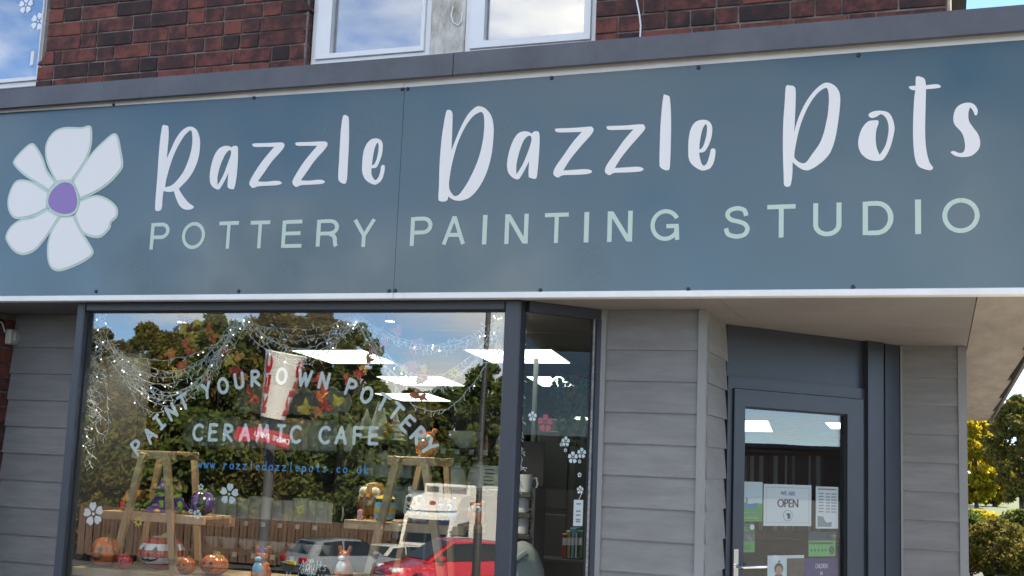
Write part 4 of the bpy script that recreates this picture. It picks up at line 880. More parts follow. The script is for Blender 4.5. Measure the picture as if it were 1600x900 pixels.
# wood and pottery materials
M_wood = mat('oiled_pine', (.40, .26, .15), .55, noise=(5, .4), bump=(30, .2), stretch=(2, 2, .4))
M_wood2 = mat('brown_shelf_wood', (.16, .09, .05), .6, noise=(6, .35), stretch=(.5, 3, 3))
M_bisq = mat('white_bisque', (.62, .61, .58), .75, noise=(9, .06)); M_bisq2 = mat('cream_bisque', (.66, .63, .54), .7)
M_or = mat('orange_glaze', (.48, .12, .03), .2, coat=.6, noise=(8, .3)); M_rd = mat('red_glaze', (.42, .03, .035), .2, coat=.6); M_wh = mat('white_glaze', (.7, .7, .7), .2, coat=.6); M_bk = mat('black_glaze', (.015, .015, .018), .2, coat=.5)
M_pu = mat('purple_glaze', (.09, .035, .20), .2, coat=.6); M_gr = mat('lime_glaze', (.22, .42, .06), .25, coat=.5); M_dg = mat('green_glaze', (.03, .16, .06), .25, coat=.5); M_ye = mat('yellow_glaze', (.55, .36, .05), .25, coat=.5); M_bl = mat('blue_glaze', (.05, .16, .42), .25, coat=.5); M_te = mat('teal_glaze', (.06, .34, .38), .25, coat=.5); M_br = mat('brown_glaze', (.22, .10, .03), .3, coat=.4, noise=(30, .6)); M_lb = mat('light_blue_glaze', (.18, .42, .60), .25)
M_pk = mat('pink_glaze', (.55, .28, .32), .3)

def ladder(label, F, Ybase, shelves, legs):
    o = empty('ladder_shelf', label, 'shelf', (onY(F, 900, Ybase).x, Ybase, 0)); return o
def pbar(o, name, p, q, Y0, Y1, w, d):
    a = onY(p[0], p[1], Y0); b = onY(q[0], q[1], Y1)
    mb = MB(); mb.bar(a, b, w, d, (0, 1, 0)); return child(mb, name, M_wood, o)
def plank(o, x0, x1, y, Y0, Y1, t=.045, name='shelf_board'):
    a = onY(x0, y, Y0); b = onY(x1, y, Y0); mb = MB(); z = (a.z + b.z) / 2
    mb.bbox(a.x, b.x, Y0 - .02, Y0 + .004, z - t, z, .003); child(mb, 'rail', M_wood, o)
    mb = MB(); n_ = max(2, int((Y1 - Y0) / .07))
    for i in range(n_):
        ya = Y0 + .006 + (Y1 - Y0) * i / n_; mb = MB(); mb.bbox(a.x, b.x, ya, ya + (Y1 - Y0) / n_ - .012, z - .018, z - .001, .002); child(mb, name, M_wood, o)
    mb = MB(); mb.bbox(a.x, b.x, Y1, Y1 + .022, z - t, z - .002, .003); child(mb, 'rail', M_wood, o)
    return z
def down(p, q, z):                            # extend a leg seen from p to q (pixels, same plane) to height z
    return p
YF = .36
ls = empty('ladder_shelf', 'left wooden ladder shelf with pumpkins and witches in the display', 'shelf', (-4.0, YF, 0))
def leg(o, p, q, Y0, w=.038, d=.026, Y1=None):
    a = onY(*p, Y0); b = onY(*q, Y0 if Y1 is None else Y1); t = (0.0 - a.z) / (b.z - a.z); e = a + (b - a) * t
    mb = MB(); mb.bar(a, e, w, d, (0, 1, 0)); child(mb, 'leg', M_wood, o)
leg(ls, (224, 708), (174, 900), YF - .03); leg(ls, (260, 708), (272, 900), YF - .03)
leg(ls, (304, 716), (309, 860), YF + .42, .032); leg(ls, (250, 716), (222, 860), YF + .42, .032)
ztopL = plank(ls, 209, 276, 704.5, YF, YF + .2); zmidL = plank(ls, 158, 322, 802, YF, YF + .24); zlowL = plank(ls, 112, 400, 896, .20, .62)
mb = MB(); a = onY(300, 806, YF + .3); b = onY(362, 808, YF + .3); mb.bbox(a.x, b.x, YF + .27, YF + .34, a.z - .05, a.z, .003); child(mb, 'back_shelf', M_wood2, ls)
rs = empty('ladder_shelf', 'right wooden ladder shelf with painted owls in the display', 'shelf', (-2.6, YF, 0))
leg(rs, (622, 714), (574, 900), YF - .03); leg(rs, (663, 716), (690, 900), YF - .03); leg(rs, (658, 722), (640, 800), YF + .36, .03); leg(rs, (698, 726), (702, 820), YF + .36, .03)
ztopR = plank(rs, 607, 682, 713.5, YF, YF + .22); zmidR = plank(rs, 540, 728, 817, YF, YF + .26); zlowR = plank(rs, 500, 770, 912, YF, YF + .32)
M_bolt = mat('zinc_bolt', (.5, .5, .5), .3, metal=1.0)
for x, y in ((621, 720), (664, 721), (597, 825)):
    P = onY(x, y, YF - .045); mb = MB(); mb.ball((P.x, P.y, P.z), .006, .004, .006, 8, 5); child(mb, 'bolt', M_bolt, rs)

# pumpkins
def pumpkin(label, px, py, rpx, z, Y, mats, squash=.8, stripes=None, face=None, stem=M_dg, ribs=9):
    c = onY(px, py, Y); r = rpx * (c - CAM).length / FPX; h = r * squash
    o = empty('pumpkin', label, 'pumpkin', (c.x, Y, z))
    m_ = 14; prof = []
    for i in range(m_ + 1):
        t = math.pi * i / m_; prof.append((max(.004, r * math.sin(t) ** .8), h - h * math.cos(t) - (.12 * h * math.cos(t) if t > 2.4 else 0)))
    mb = MB(); fn = lambda a, t: 1 - .09 * abs(math.cos(a * ribs / 2)) ** 3
    mb.lathe(prof, (c.x, Y, z + .001), 54, fn)
    if stripes:
        nf = 54; mb.mi = [stripes[(i // nf) % len(stripes)] if stripes[0] != 'v' else stripes[1][((i % nf) // 6) % len(stripes[1])] for i in range(len(mb.f))]
    child(mb, 'shell', mats, o, smooth='all')
    mb = MB(); mb.tube([(c.x, Y, z + 1.9 * h), (c.x + .1 * r, Y, z + 2.15 * h), (c.x + .3 * r, Y, z + 2.3 * h)], [.16 * r, .11 * r, .08 * r], 8); child(mb, 'stem', stem, o, smooth=True)
    if face is not None:
        def onshell(x, y, lift):              # front of the shell
            zz = y; t = max(-1, min(1, (zz - h) / h)); rr = r * (max(0.0, 1 - t * t)) ** .4; yy = math.sqrt(max(1e-6, rr * rr - x * x)); return (c.x + x, Y - yy * (1.0) - lift, z + zz)
        for j, pl in enumerate(([(-.45, 1.15), (-.15, 1.15), (-.3, 1.5)], [(.15, 1.15), (.45, 1.15), (.3, 1.5)], [(-.08, .95), (.08, .95), (0, 1.1)], [(-.55, .85), (-.3, .6), (0, .5), (.3, .6), (.55, .85), (.3, .72), (.12, .66), (0, .76), (-.12, .66), (-.3, .72)])):
            mb = MB(); P3 = [(x * r, y * h) for x, y in pl]
            cx_ = sum(p[0] for p in P3) / len(P3); cz_ = sum(p[1] for p in P3) / len(P3)
            ring = []
            for k_ in range(len(P3)):
                a_, b_ = P3[k_], P3[(k_ + 1) % len(P3)]
                for q in range(3): ring.append((a_[0] + (b_[0] - a_[0]) * q / 3, a_[1] + (b_[1] - a_[1]) * q / 3))
            mb.sheet([ring], lambda x, zz: onshell(x, zz, .003)); child(mb, ('eye', 'eye', 'nose', 'mouth')[j], face, o)
    return o
pumpkin('orange jack lantern pumpkin at the left on the low shelf', 163, 876, 21, zlowL, .285, [M_or], .95, face=M_bk)
pumpkin('small red jack lantern beside the left shelf leg', 193, 884, 12, zlowL, .25, [M_rd], .85, face=M_bk)
pumpkin('large red and white striped pumpkin with painted face', 252, 876, 34, zlowL, .42, [M_wh, M_rd], .66, stripes=[0, 0, 1, 1, 0, 0, 1, 1, 0, 0, 1, 1, 0, 0], face=M_bk, stem=M_gr)
pumpkin('small orange jack lantern right of the striped pumpkin', 291, 889, 14, zlowL, .26, [M_or], .8, face=M_bk)
pumpkin('smooth orange pumpkin with mouth at the right of the low shelf', 335, 885, 21, zlowL, .32, [M_or], .68, face=M_bk)
pumpkin('purple and black striped pumpkin with lime stem on the upper shelf', 316, 784, 20, zmidL, YF + .12, [M_pu, M_bk], .82, stripes=['v', [0, 1]], stem=M_gr)
pumpkin('tiny red pumpkin at the left end of the upper shelf', 193, 789, 7, zmidL, YF + .1, [M_rd], .9)
# witches
def witch(label, px, py, hpx, z, Y, flip=1):
    c = onY(px, py, Y); s = hpx * (c - CAM).length / FPX; o = empty('witch_figurine', label, 'figurine', (c.x, Y, z))
    mb = MB(); mb.lathe([(.46 * s, 0), (.48 * s, .06 * s), (.36 * s, .22 * s), (.22 * s, .42 * s), (.16 * s, .52 * s), (.05 * s, .56 * s)], (c.x, Y, z), 18, lambda a, t: 1 + .08 * math.sin(5 * a)); child(mb, 'gown', M_pu, o, smooth=True)
    mb = MB(); mb.ball((c.x, Y - .03 * s, z + .62 * s), .16 * s, .15 * s, .17 * s); child(mb, 'head', M_gr, o, smooth=True)
    mb = MB(); mb.tube([(c.x, Y - .17 * s, z + .62 * s), (c.x - .02 * s, Y - .28 * s, z + .57 * s)], [.05 * s, .012 * s], 6); child(mb, 'nose', M_gr, o)
    mb = MB(); mb.tube([(c.x - .2 * s * flip, Y - .2 * s, z + .36 * s), (c.x - .42 * s * flip, Y - .26 * s, z + .2 * s)], [.09 * s, .06 * s], 8); mb.tube([(c.x + .2 * s, Y - .2 * s, z + .36 * s), (c.x + .3 * s, Y - .3 * s, z + .2 * s)], [.09 * s, .06 * s], 8); child(mb, 'sleeves', M_gr, o, smooth=True)
    mb = MB(); mb.lathe([(.30 * s, .74 * s), (.30 * s, .76 * s), (.15 * s, .78 * s), (.10 * s, .95 * s), (.03 * s, 1.1 * s), (.005, 1.15 * s)], (c.x, Y, z), 14); child(mb, 'hat', M_pu if flip > 0 else M_br, o, smooth=True)
    mb = MB(); mb.ball((c.x - .45 * s * flip, Y - .2 * s, z + .06 * s), .16 * s, .09 * s, .06 * s); mb.ball((c.x + .2 * s, Y - .4 * s, z + .06 * s), .12 * s, .09 * s, .06 * s); child(mb, 'shoes', M_ye, o, smooth=True)
witch('green faced witch figurine sitting left on the upper shelf', 249, 790, 44, zmidL, YF + .12); witch('brown hatted witch figurine behind the ladder leg', 277, 790, 42, zmidL, YF + .16, -1)
# painted house on the shelf
c = onY(212, 790, YF + .14); o = empty('pottery_house', 'small brown pottery house between tiny pumpkin and witch', 'figurine', (c.x, c.y, zmidL))
mb = MB(); mb.bbox(c.x - .05, c.x + .05, c.y - .04, c.y + .04, zmidL, zmidL + .06, .004); child(mb, 'walls', M_dg, o)
mb = MB(); mb.add([(c.x - .06, c.y - .05, zmidL + .058), (c.x + .06, c.y - .05, zmidL + .058), (c.x + .06, c.y + .05, zmidL + .058), (c.x - .06, c.y + .05, zmidL + .058), (c.x - .06, c.y, zmidL + .115), (c.x + .06, c.y, zmidL + .115)], [(0, 1, 5, 4), (2, 3, 4, 5), (0, 4, 3), (1, 2, 5), (0, 3, 2, 1)]); child(mb, 'roof', M_br, o)
mb = MB(); mb.box(c.x - .012, c.x + .012, c.y - .044, c.y - .038, zmidL, zmidL + .035); child(mb, 'door', M_rd, o)
# owls
def owl(label, px, py, hpx, z, Y, body, belly, eye, beak=None, chev=None, horns=True):
    c = onY(px, py, Y); s = hpx * (c - CAM).length / FPX; o = empty('owl_figurine', label, 'figurine', (c.x, Y, z))
    mb = MB(); mb.lathe([(.24 * s, 0), (.34 * s, .1 * s), (.40 * s, .35 * s), (.37 * s, .6 * s), (.34 * s, .78 * s), (.24 * s, .93 * s), (.05 * s, .97 * s)], (c.x, Y, z), 20)
    if horns:
        for q in (-1, 1): mb.tube([(c.x + q * .2 * s, Y, z + .85 * s), (c.x + q * .32 * s, Y, z + 1.08 * s)], [.12 * s, .01], 7)
    child(mb, 'body', body, o, smooth=True)
    mb = MB(); mb.ball((c.x, Y - .17 * s, z + .34 * s), .27 * s, .25 * s, .28 * s); child(mb, 'belly', belly, o, smooth=True)
    for q in (-1, 1):
        mb = MB(); mb.ball((c.x + q * .17 * s, Y - .29 * s, z + .70 * s), .15 * s, .05 * s, .15 * s); e = child(mb, 'eye', M_wh if eye is not M_wh else M_wh, o, smooth=True)
        mb = MB(); mb.ball((c.x + q * .17 * s, Y - .335 * s, z + .70 * s), .085 * s, .02 * s, .085 * s, 10, 6); child(mb, 'pupil', eye, e, smooth=True)
        mb = MB(); mb.ball((c.x + q * .38 * s, Y, z + .4 * s), .08 * s, .2 * s, .26 * s); child(mb, 'wing', body, o, smooth=True)
        mb = MB(); mb.ball((c.x + q * .14 * s, Y - .30 * s, z + .03 * s), .09 * s, .09 * s, .04 * s, 8, 6); child(mb, 'foot', M_or, o, smooth=True)
    mb = MB(); mb.tube([(c.x, Y - .3 * s, z + .66 * s), (c.x, Y - .4 * s, z + .56 * s)], [.06 * s, .01], 6); child(mb, 'beak', beak or M_or, o)
    if chev:
        for k_ in range(4):
            for q in (-1, 1):
                mb = MB(); zz = z + (.14 + .11 * k_) * s; mb.bar((c.x, Y - .435 * s + abs(k_ - 1.5) * .02 * s, zz - .05 * s), (c.x + q * .24 * s, Y - .33 * s, zz + .05 * s), .05 * s, .02 * s, (0, 1, 0)); child(mb, 'feather', chev[(k_ + (q > 0)) % len(chev)], o)
owl('big orange owl pot with teal eyes on top of the right ladder shelf', 667, 700, 40, ztopR, YF + .1, M_or, M_br, M_te)
owl('black white and yellow owl figurine on the right shelf', 653, 805, 50, zmidR, YF + .1, M_bisq, M_wh, M_bk, chev=[M_bk, M_ye, M_bk])
owl('blue owl figurine with green belly on the right shelf', 698, 810, 37, zmidR, YF + .12, M_bl, M_dg, M_te, M_rd)
owl('small orange owl with teal eyes at the end of the right shelf', 745, 806, 32, zmidR, YF + .3, M_or, M_or, M_te)
owl('tall brown owl at the back of the right shelf', 583, 800, 56, zmidR, YF + .22, M_br, M_br, M_ye, horns=False)
# pots
def pot(name, label, prof, px, Y, z, s, mats, cat, stripes=None, n=20, handle=None, group=None, lid=None):
    c = onY(px, 800, Y); o = empty(name, label, cat, (c.x, Y, z), group)
    mb = MB(); mb.lathe([(r * s, h * s) for r, h in prof], (c.x, Y, z), n)
    if stripes: mb.mi = [stripes[(i // n) % len(stripes)] for i in range(len(mb.f))]
    child(mb, 'body', mats, o, smooth=True)
    if handle:
        mb = MB(); r0, h0, h1 = handle; mb.tube([(c.x + (r0 - .04) * s, Y - .02, z + h1 * s), (c.x + (r0 + .22) * s, Y - .02, z + (h1 - .02) * s), (c.x + (r0 + .30) * s, Y - .02, z + (h0 + h1) / 2 * s), (c.x + (r0 + .2) * s, Y - .02, z + h0 * s), (c.x + (r0 - .04) * s, Y - .02, z + h0 * s)], .06 * s, 7); child(mb, 'handle', mats[0] if isinstance(mats, list) else mats, o, smooth=True)
    return o
pot('striped_pot', 'red pot with blue and yellow stripes on the right shelf', [(.3, 0), (.42, .08), (.46, .3), (.46, .55), (.4, .75), (.42, .9), (.3, 1.0), (.1, 1.05)], 601, YF + .08, zmidR, .125, [M_rd, M_lb, M_ye, M_bk], 'pot', stripes=[0, 1, 2, 1, 3, 2, 2])
pot('pink_figure', 'tiny pink pottery figure at the left end of the right shelf', [(.3, 0), (.36, .3), (.3, .55), (.34, .75), (.28, .95), (.05, 1)], 563, YF + .08, zmidR, .05, M_pk, 'figurine')
# dog and fox figurines low in the window
def beast(label, px, z, Y, s, bodym, chest, hat=None, name='fox_figurine'):
    c = onY(px, 880, Y); o = empty(name, label, 'figurine', (c.x, Y, z))
    mb = MB(); mb.lathe([(.34 * s, 0), (.36 * s, .2 * s), (.26 * s, .5 * s), (.12 * s, .62 * s)], (c.x, Y, z), 16); child(mb, 'body', bodym, o, smooth=True)
    mb = MB(); mb.ball((c.x, Y - .05 * s, z + .74 * s), .25 * s, .22 * s, .2 * s); h = child(mb, 'head', bodym, o, smooth=True)
    mb = MB(); mb.ball((c.x, Y - .24 * s, z + .68 * s), .13 * s, .14 * s, .09 * s); child(mb, 'muzzle', chest, o, smooth=True)
    for q in (-1, 1):
        mb = MB(); mb.tube([(c.x + q * .15 * s, Y, z + .86 * s), (c.x + q * .24 * s, Y, z + 1.1 * s)], [.09 * s, .01], 6); child(mb, 'ear', bodym, o)
        mb = MB(); mb.ball((c.x + q * .1 * s, Y - .25 * s, z + .80 * s), .03 * s, .02 * s, .035 * s, 7, 5); child(mb, 'eye', M_bk, o)
    mb = MB(); mb.ball((c.x, Y - .24 * s, z + .34 * s), .2 * s, .15 * s, .24 * s); child(mb, 'chest', chest, o, smooth=True)
    if hat: mb = MB(); mb.lathe([(.2 * s, .9 * s), (.18 * s, 1.0 * s), (.04 * s, 1.06 * s)], (c.x, Y, z), 12); child(mb, 'hat', hat, o, smooth=True)
beast('yellow dog figurine with blue vest and purple hat', 409, zlowL + .0, .34, .15, M_or, M_lb, M_pu, 'dog_figurine')
beast('orange and white fox figurine near the bottom of the glass', 538, zlowR, YF + .12, .14, M_or, M_wh)
for i, (x, s_) in enumerate(((632, .09), (668, .085))): pumpkin(('glossy red pumpkin low behind the right ladder leg', 'second glossy red pumpkin right of the low one')[i], x, 905, 14 + 2 * i, zlowR, YF + .08, [M_rd], .7)

# ------------------------------------------------------------------ shelving with unpainted bisque ware
M_dshelf = mat('dark_shelf', (.045, .04, .038), .6, noise=(4, .3))
def rack(label, x0, x1, Y, D, ys, base=0.0, side=True):
    o = empty('display_rack', label, 'shelf', (onY(x0, 800, Y).x, Y, 0)); X0 = onY(x0, 760, Y).x; X1 = onY(x1, 760, Y).x; zs = []
    for y in ys:
        z = onY((x0 + x1) / 2, y, Y).z; mb = MB(); mb.bbox(X0, X1, Y, Y + D, z - .025, z, .003); child(mb, 'shelf_board', M_dshelf, o); zs.append(z)
    for X in (X0 - .02, X1):
        mb = MB(); mb.box(X, X + .02, Y + .02, Y + D, 0, zs[0] + .03); child(mb, 'side_panel', M_dshelf, o)
    mb = MB(); mb.box(X0, X1, Y + D, Y + D + .01, 0, zs[0] + .3); child(mb, 'back_panel', M_dshelf, o)
    return X0, X1, zs, o
VASE = [(.20, 0), (.30, .05), (.38, .3), (.36, .55), (.24, .78), (.2, .9), (.27, 1.0), (.22, 1.0), (.16, .9)]
MUG = [(.36, 0), (.40, .03), (.41, .5), (.41, .95), (.40, 1.0), (.36, .98), (.35, .4)]
JAR = [(.3, 0), (.42, .1), (.46, .4), (.4, .75), (.28, .86), (.30, .9), (.2, 1.0), (.06, 1.05)]
BOWL = [(.2, 0), (.24, .04), (.45, .3), (.55, .5), (.53, .5), (.4, .3)]
ORD = 'first second third fourth fifth sixth seventh eighth ninth tenth eleventh twelfth thirteenth fourteenth fifteenth'.split()
def ware(kind, n_, X0, X1, Y, z, s, label, group, seed=1):
    r = random.Random(seed); proto = None; names = {'vase': ('bisque_vase', 'vase'), 'mug': ('bisque_mug', 'mug'), 'jar': ('bisque_jar', 'jar'), 'plate': ('bisque_plate', 'plate'), 'bowl': ('bisque_bowl', 'bowl'), 'figure': ('bisque_figure', 'figurine')}[kind]
    for i in range(n_):
        x = X0 + (X1 - X0) * (i + .5) / n_ + r.uniform(-.008, .008)
        if proto is None:
            o = proto = empty(names[0], label, names[1], (0, 0, 0), group)
            if kind == 'plate':
                mb = MB(); mb.lathe([(.5 * s, .02 * s), (.48 * s, 0), (.3 * s, -.03 * s), (.05 * s, -.035 * s)], n=22); mb.v = [(a, b_z * .966 + b * .26, b * .966 + .5 * s * .97 - b_z * .26) for a, b, b_z in mb.v]; mb.build('dish', M_bisq, o, True)
            elif kind == 'figure':
                mb = MB(); mb.lathe([(.3 * s, 0), (.34 * s, .25 * s), (.2 * s, .5 * s), (.1 * s, .55 * s)], n=14); mb.ball((0, -.04 * s, .7 * s), .22 * s, .2 * s, .2 * s); mb.build('body', M_bisq, o, True)
                for q in (-1, 1): mb = MB(); mb.tube([(q * .12 * s, 0, .82 * s), (q * .16 * s, 0, 1.1 * s)], [.07 * s, .02 * s], 6); mb.build('ear', M_bisq, o, True)
            else:
                mb = MB(); mb.lathe([(a * s, b * s) for a, b in {'vase': VASE, 'mug': MUG, 'jar': JAR, 'bowl': BOWL}[kind]], n=18); mb.build('body', M_bisq, o, True)
                if kind == 'mug': mb = MB(); mb.tube([(.38 * s, 0, .8 * s), (.62 * s, 0, .82 * s), (.7 * s, 0, .5 * s), (.6 * s, 0, .2 * s), (.38 * s, 0, .2 * s)], .06 * s, 7); mb.build('handle', M_bisq, o, True)
        else: o = copy_tree(proto)
        o['label'] = (ORD[i] + ' ' + label.replace('plain ', '', 1) + ', counted from the left') if n_ > 1 else label
        sc_ = r.uniform(.9, 1.1); o.location = (x, Y + r.uniform(-.01, .02), z); o.scale = (sc_, sc_, sc_); o.rotation_euler = (0, 0, r.uniform(-.5, .5) if kind != 'plate' else r.uniform(-.1, .1))
X0, X1, zs, R1 = rack('long dark rack of white bisque ware behind the left display', 255, 520, 2.2, .32, (646, 702, 812, 862))
ware('plate', 8, X0 + .5, X1, 2.34, zs[0], .21, 'plain bisque plate propped on the top shelf of the left rack', 'bisque plates on the left rack', 2)
ware('vase', 15, X0 + .1, X1, 2.33, zs[1], .23, 'plain bisque vase on the second shelf of the left rack', 'bisque vases on the left rack', 3)
ware('mug', 12, X0 + .3, X1, 2.33, zs[2], .15, 'plain bisque mug on the third shelf of the left rack', 'bisque mugs on the left rack', 4)
ware('bowl', 8, X0 + .3, X1, 2.33, zs[3], .14, 'plain bisque bowl on the lowest shelf of the left rack', 'bisque bowls on the left rack', 5)
def cards(n_, X0, X1, Y, z, parent):
    for i in range(n_):
        x = X0 + (X1 - X0) * (i + .5) / n_; mb = MB(); mb.box(x - .017, x + .017, Y - .004, Y - .001, z - .042, z - .010); child(mb, 'price_card', mat('grey_card', (.42, .42, .42), .7), parent)
for z, n_ in zip(zs, (5, 6, 9, 8)): cards(n_, X0 + .1, X1 - .05, 2.2, z, R1)
X0, X1, zs, R2 = rack('dark rack of bisque ware behind the middle of the window', 530, 640, 2.6, .3, (690, 745, 800))
ware('figure', 5, X0, X1, 2.75, zs[1], .2, 'plain bisque animal on the second shelf of the middle rack', 'bisque animals on the middle rack', 6); ware('jar', 5, X0, X1, 2.75, zs[2], .19, 'plain bisque jar on the lowest shelf of the middle rack', 'bisque jars on the middle rack', 7)
def cone_tree(label, px, hpx, Y, z, tiers, mats):
    c = onY(px, 690, Y); s = hpx * (c - CAM).length / FPX; o = empty('ceramic_tree', label, 'ornament', (c.x, Y, z)); prof = [(.2 * s, 0)]
    for t in range(tiers): h0 = t / tiers; prof += [(.36 * s * (1 - h0) + .02 * s, (h0 * .9 + .08) * s), (.22 * s * (1 - h0) + .01 * s, (h0 * .9 + .12) * s + .05 * s)]
    prof.append((.005, 1.0 * s)); mb = MB(); mb.lathe(prof, (c.x, Y, z), 16, lambda a, t: 1 + .12 * math.sin(6 * a + 9 * t)); child(mb, 'tree_body', mats, o, smooth=True)
for lab, x, h, t in (('tall pale ceramic fir tree left of the cone', 571, 50, 3), ('tallest pale ceramic cone tree in the group', 589, 62, 1), ('slim pale ceramic tree beside the coloured one', 597, 52, 2), ('pale tiered ceramic fir tree at the right of the group', 617, 46, 6)): cone_tree(lab, x, h, 2.72, zs[0], t, M_bisq2)
c = onY(606, 690, 2.66); o = empty('coloured_ornament', 'ceramic tree with yellow red and green baubles', 'ornament', (c.x, c.y, zs[0]))
for i, mm in enumerate((M_gr, M_ye, M_or, M_ye, M_rd, M_gr)): mb = MB(); mb.ball((c.x + .012 * (-1) ** i, c.y, zs[0] + .025 + .034 * i), .028 - .002 * i); child(mb, 'bauble', mm, o, smooth=True)
X0, X1, zs, R3 = rack('dark rack with teapots at the right of the main pane', 668, 790, 2.0, .34, (700, 767))
ware('bowl', 1, X0 + .05, X0 + .35, 2.14, zs[0], .2, 'plain bisque casserole on the right rack', 'bisque ware on the right rack', 8); ware('figure', 1, X0 + .36, X0 + .6, 2.14, zs[0], .2, 'plain bisque rabbit on the right rack', 'bisque ware on the right rack', 9)
ware('jar', 3, X0 + .05, X0 + .55, 2.14, zs[1], .17, 'plain bisque teapot jar on the lower right rack', 'bisque teapots on the right rack', 10); cards(5, X0 + .05, X1, 2.0, zs[0], R3)
mb = MB(); a = onY(752, 727, 1.6); b = onY(778, 764, 1.6)
nb = empty('notice_board', 'small grey green framed notice beside the mullion', 'notice', (a.x, 1.6, b.z))
mb.bbox(a.x, b.x, 1.6, 1.62, b.z, a.z, .003); child(mb, 'board', mat('grey_green_board', (.22, .27, .27), .7), nb)
for i in range(5): mb = MB(); z = a.z - (a.z - b.z) * (.15 + .16 * i); mb.box(a.x + .02, b.x - .03, 1.597, 1.599, z - .006, z); child(mb, 'text_line', M_ink, nb)
# behind the angled pane
X0, X1, zs, R4 = rack('narrow dark rack of mugs behind the mullion', 795, 830, 1.35, .22, (770, 802, 835))
for i, z in enumerate(zs): ware('mug', 1, X0 + .03, X1 - .05, 1.44, z, .1, ('plain bisque mug on the top of the narrow rack', 'plain bisque mug in the middle of the narrow rack', 'plain bisque mug low on the narrow rack')[i], 'mugs behind the mullion', 20 + i)
tc_ = empty('tall_cabinet', 'tall dark panelled cabinet seen low in the angled pane', 'cabinet', onY(880, 900, 3.2))
Xa, Xb = onY(836, 760, 3.2).x, onY(950, 760, 3.2).x; za = onY(880, 655, 3.2).z; M_cab = mat('grey_brown_cabinet', (.075, .068, .066), .6, noise=(3, .2))
mb = MB(); mb.bbox(Xa, Xb, 3.2, 3.6, 0, za, .006); child(mb, 'carcass', M_cab, tc_)
for i_ in range(2):
    for j_ in range(3):
        w_ = (Xb - Xa) / 2; z0_ = .05 + j_ * (za - .1) / 3; mb = MB(); mb.bbox(Xa + w_ * i_ + .025, Xa + w_ * (i_ + 1) - .025, 3.18, 3.198, z0_, z0_ + (za - .1) / 3 - .04, .004); child(mb, 'door_panel', mat('dark_cabinet_panel', (.05, .047, .048), .5, rand=.25), tc_)
gp = empty('white_pipe', 'pale vertical pipe left of the tall cabinet', 'pipe', onY(836, 900, 3.0)); pa, pb = onY(838, 560, 3.0), onY(836, 850, 3.0)
mb = MB(); mb.tube([(pa.x, 3.0, 0), (pa.x, 3.0, ZC - .01)], .018, 10); child(mb, 'pipe', mat('grey_pipe', (.14, .14, .14), .5), gp, smooth=True)
for i_, (x_, mm_) in enumerate(((878, M_rd), (884, M_ye), (890, M_lb), (896, M_wh), (901, M_dg))):
    c_ = onY(x_, 850, 3.0); ob = empty('boxed_kit', ('red', 'yellow', 'blue', 'white', 'green')[i_] + ' boxed craft kit standing in front of the cabinet', 'box', (c_.x, 3.05, 0)); zz_ = onY(x_, 872, 3.0).z
    mb = MB(); mb.bbox(c_.x, c_.x + .045, 3.0, 3.12, zz_, zz_ + .17 + .02 * (i_ % 3), .003); child(mb, 'carton', mm_, ob); mb = MB(); mb.box(c_.x + .006, c_.x + .039, 2.997, 2.9995, zz_ + .09, zz_ + .14); child(mb, 'label_panel', M_paper, ob)
c_ = onY(890, 873, 3.0); sk_ = empty('low_bench', 'low dark bench carrying the boxed kits', 'bench', (c_.x, 3.0, 0)); mb = MB(); mb.bbox(Xa, Xb, 2.95, 3.17, c_.z - .03, c_.z - .002, .003); child(mb, 'top', M_dshelf, sk_); mb = MB(); mb.bbox(Xa + .03, Xb - .03, 2.98, 3.15, 0, c_.z - .031, .003); child(mb, 'base', M_dshelf, sk_)
br = empty('bracket_shelf', 'pale wooden bracket shelf seen high in the angled pane', 'shelf', onY(900, 612, 1.9))
M_pine = mat('pale_pine', (.36, .20, .13), .6, noise=(8, .25)); a = onY(881, 612, 1.9); b = onY(921, 619, 1.9)
mb = MB(); mb.bbox(a.x, b.x + .1, 1.9, 2.1, a.z - .03, a.z, .004); child(mb, 'shelf_board', M_pine, br)
mb = MB(); q = [(b.x + .08, a.z - .03), (a.x + .06, a.z - .03), (a.x + .07, a.z - .06), (a.x + .13, a.z - .09), (a.x + .17, a.z - .15), (b.x + .08, a.z - .19)]; mb.sheet([q], lambda x, z: (x, 1.93, z), .03, (0, 1, 0)); child(mb, 'bracket', M_pine, br)
c = onY(905, 611, 1.97); sb = empty('sauce_bottle', 'small cream bottle with red cap on the bracket shelf', 'bottle', (c.x, 1.97, a.z))
mb = MB(); mb.lathe([(.035, 0), (.037, .02), (.036, .07), (.02, .09)], (c.x, 1.97, a.z), 14); child(mb, 'body', M_bisq, sb, smooth=True); mb = MB(); mb.lathe([(.022, .09), (.02, .115), (.008, .125)], (c.x, 1.97, a.z), 12); child(mb, 'cap', M_rd, sb, smooth=True)
iv = empty('trailing_ivy', 'dark ivy trailing from the bracket shelf', 'plant', (c.x - .1, 1.9, a.z))
M_ivy = mat('ivy_leaf', (.03, .07, .025), .5)
mb = MB(); mb2 = MB()
for k_ in range(5):
    x = c.x - .12 + .06 * k_; z = a.z + .03; pts = []
    for i in range(14): pts.append((x, 1.88 + .02 * math.sin(i), z)); x += random.uniform(-.02, .02); z += (.03 if i < 2 else -random.uniform(.02, .05))
    mb.tube(pts, .002, 4)
    for p in pts:
        for _ in range(3):
            d = Vector((random.uniform(-1, 1), random.uniform(-.5, .5), random.uniform(-1, 1))).normalized() * .025; P_ = Vector(p) + d; t_ = d.normalized(); s_ = t_.cross(Vector((0, 1, .2))).normalized() * .014
            mb2.add([P_ - t_ * .018, P_ + s_, P_ + t_ * .02, P_ - s_], [(0, 1, 2, 3)])
child(mb, 'stems', M_wood2, iv); tag(child(mb2, 'foliage', M_ivy, iv), kind='stuff')
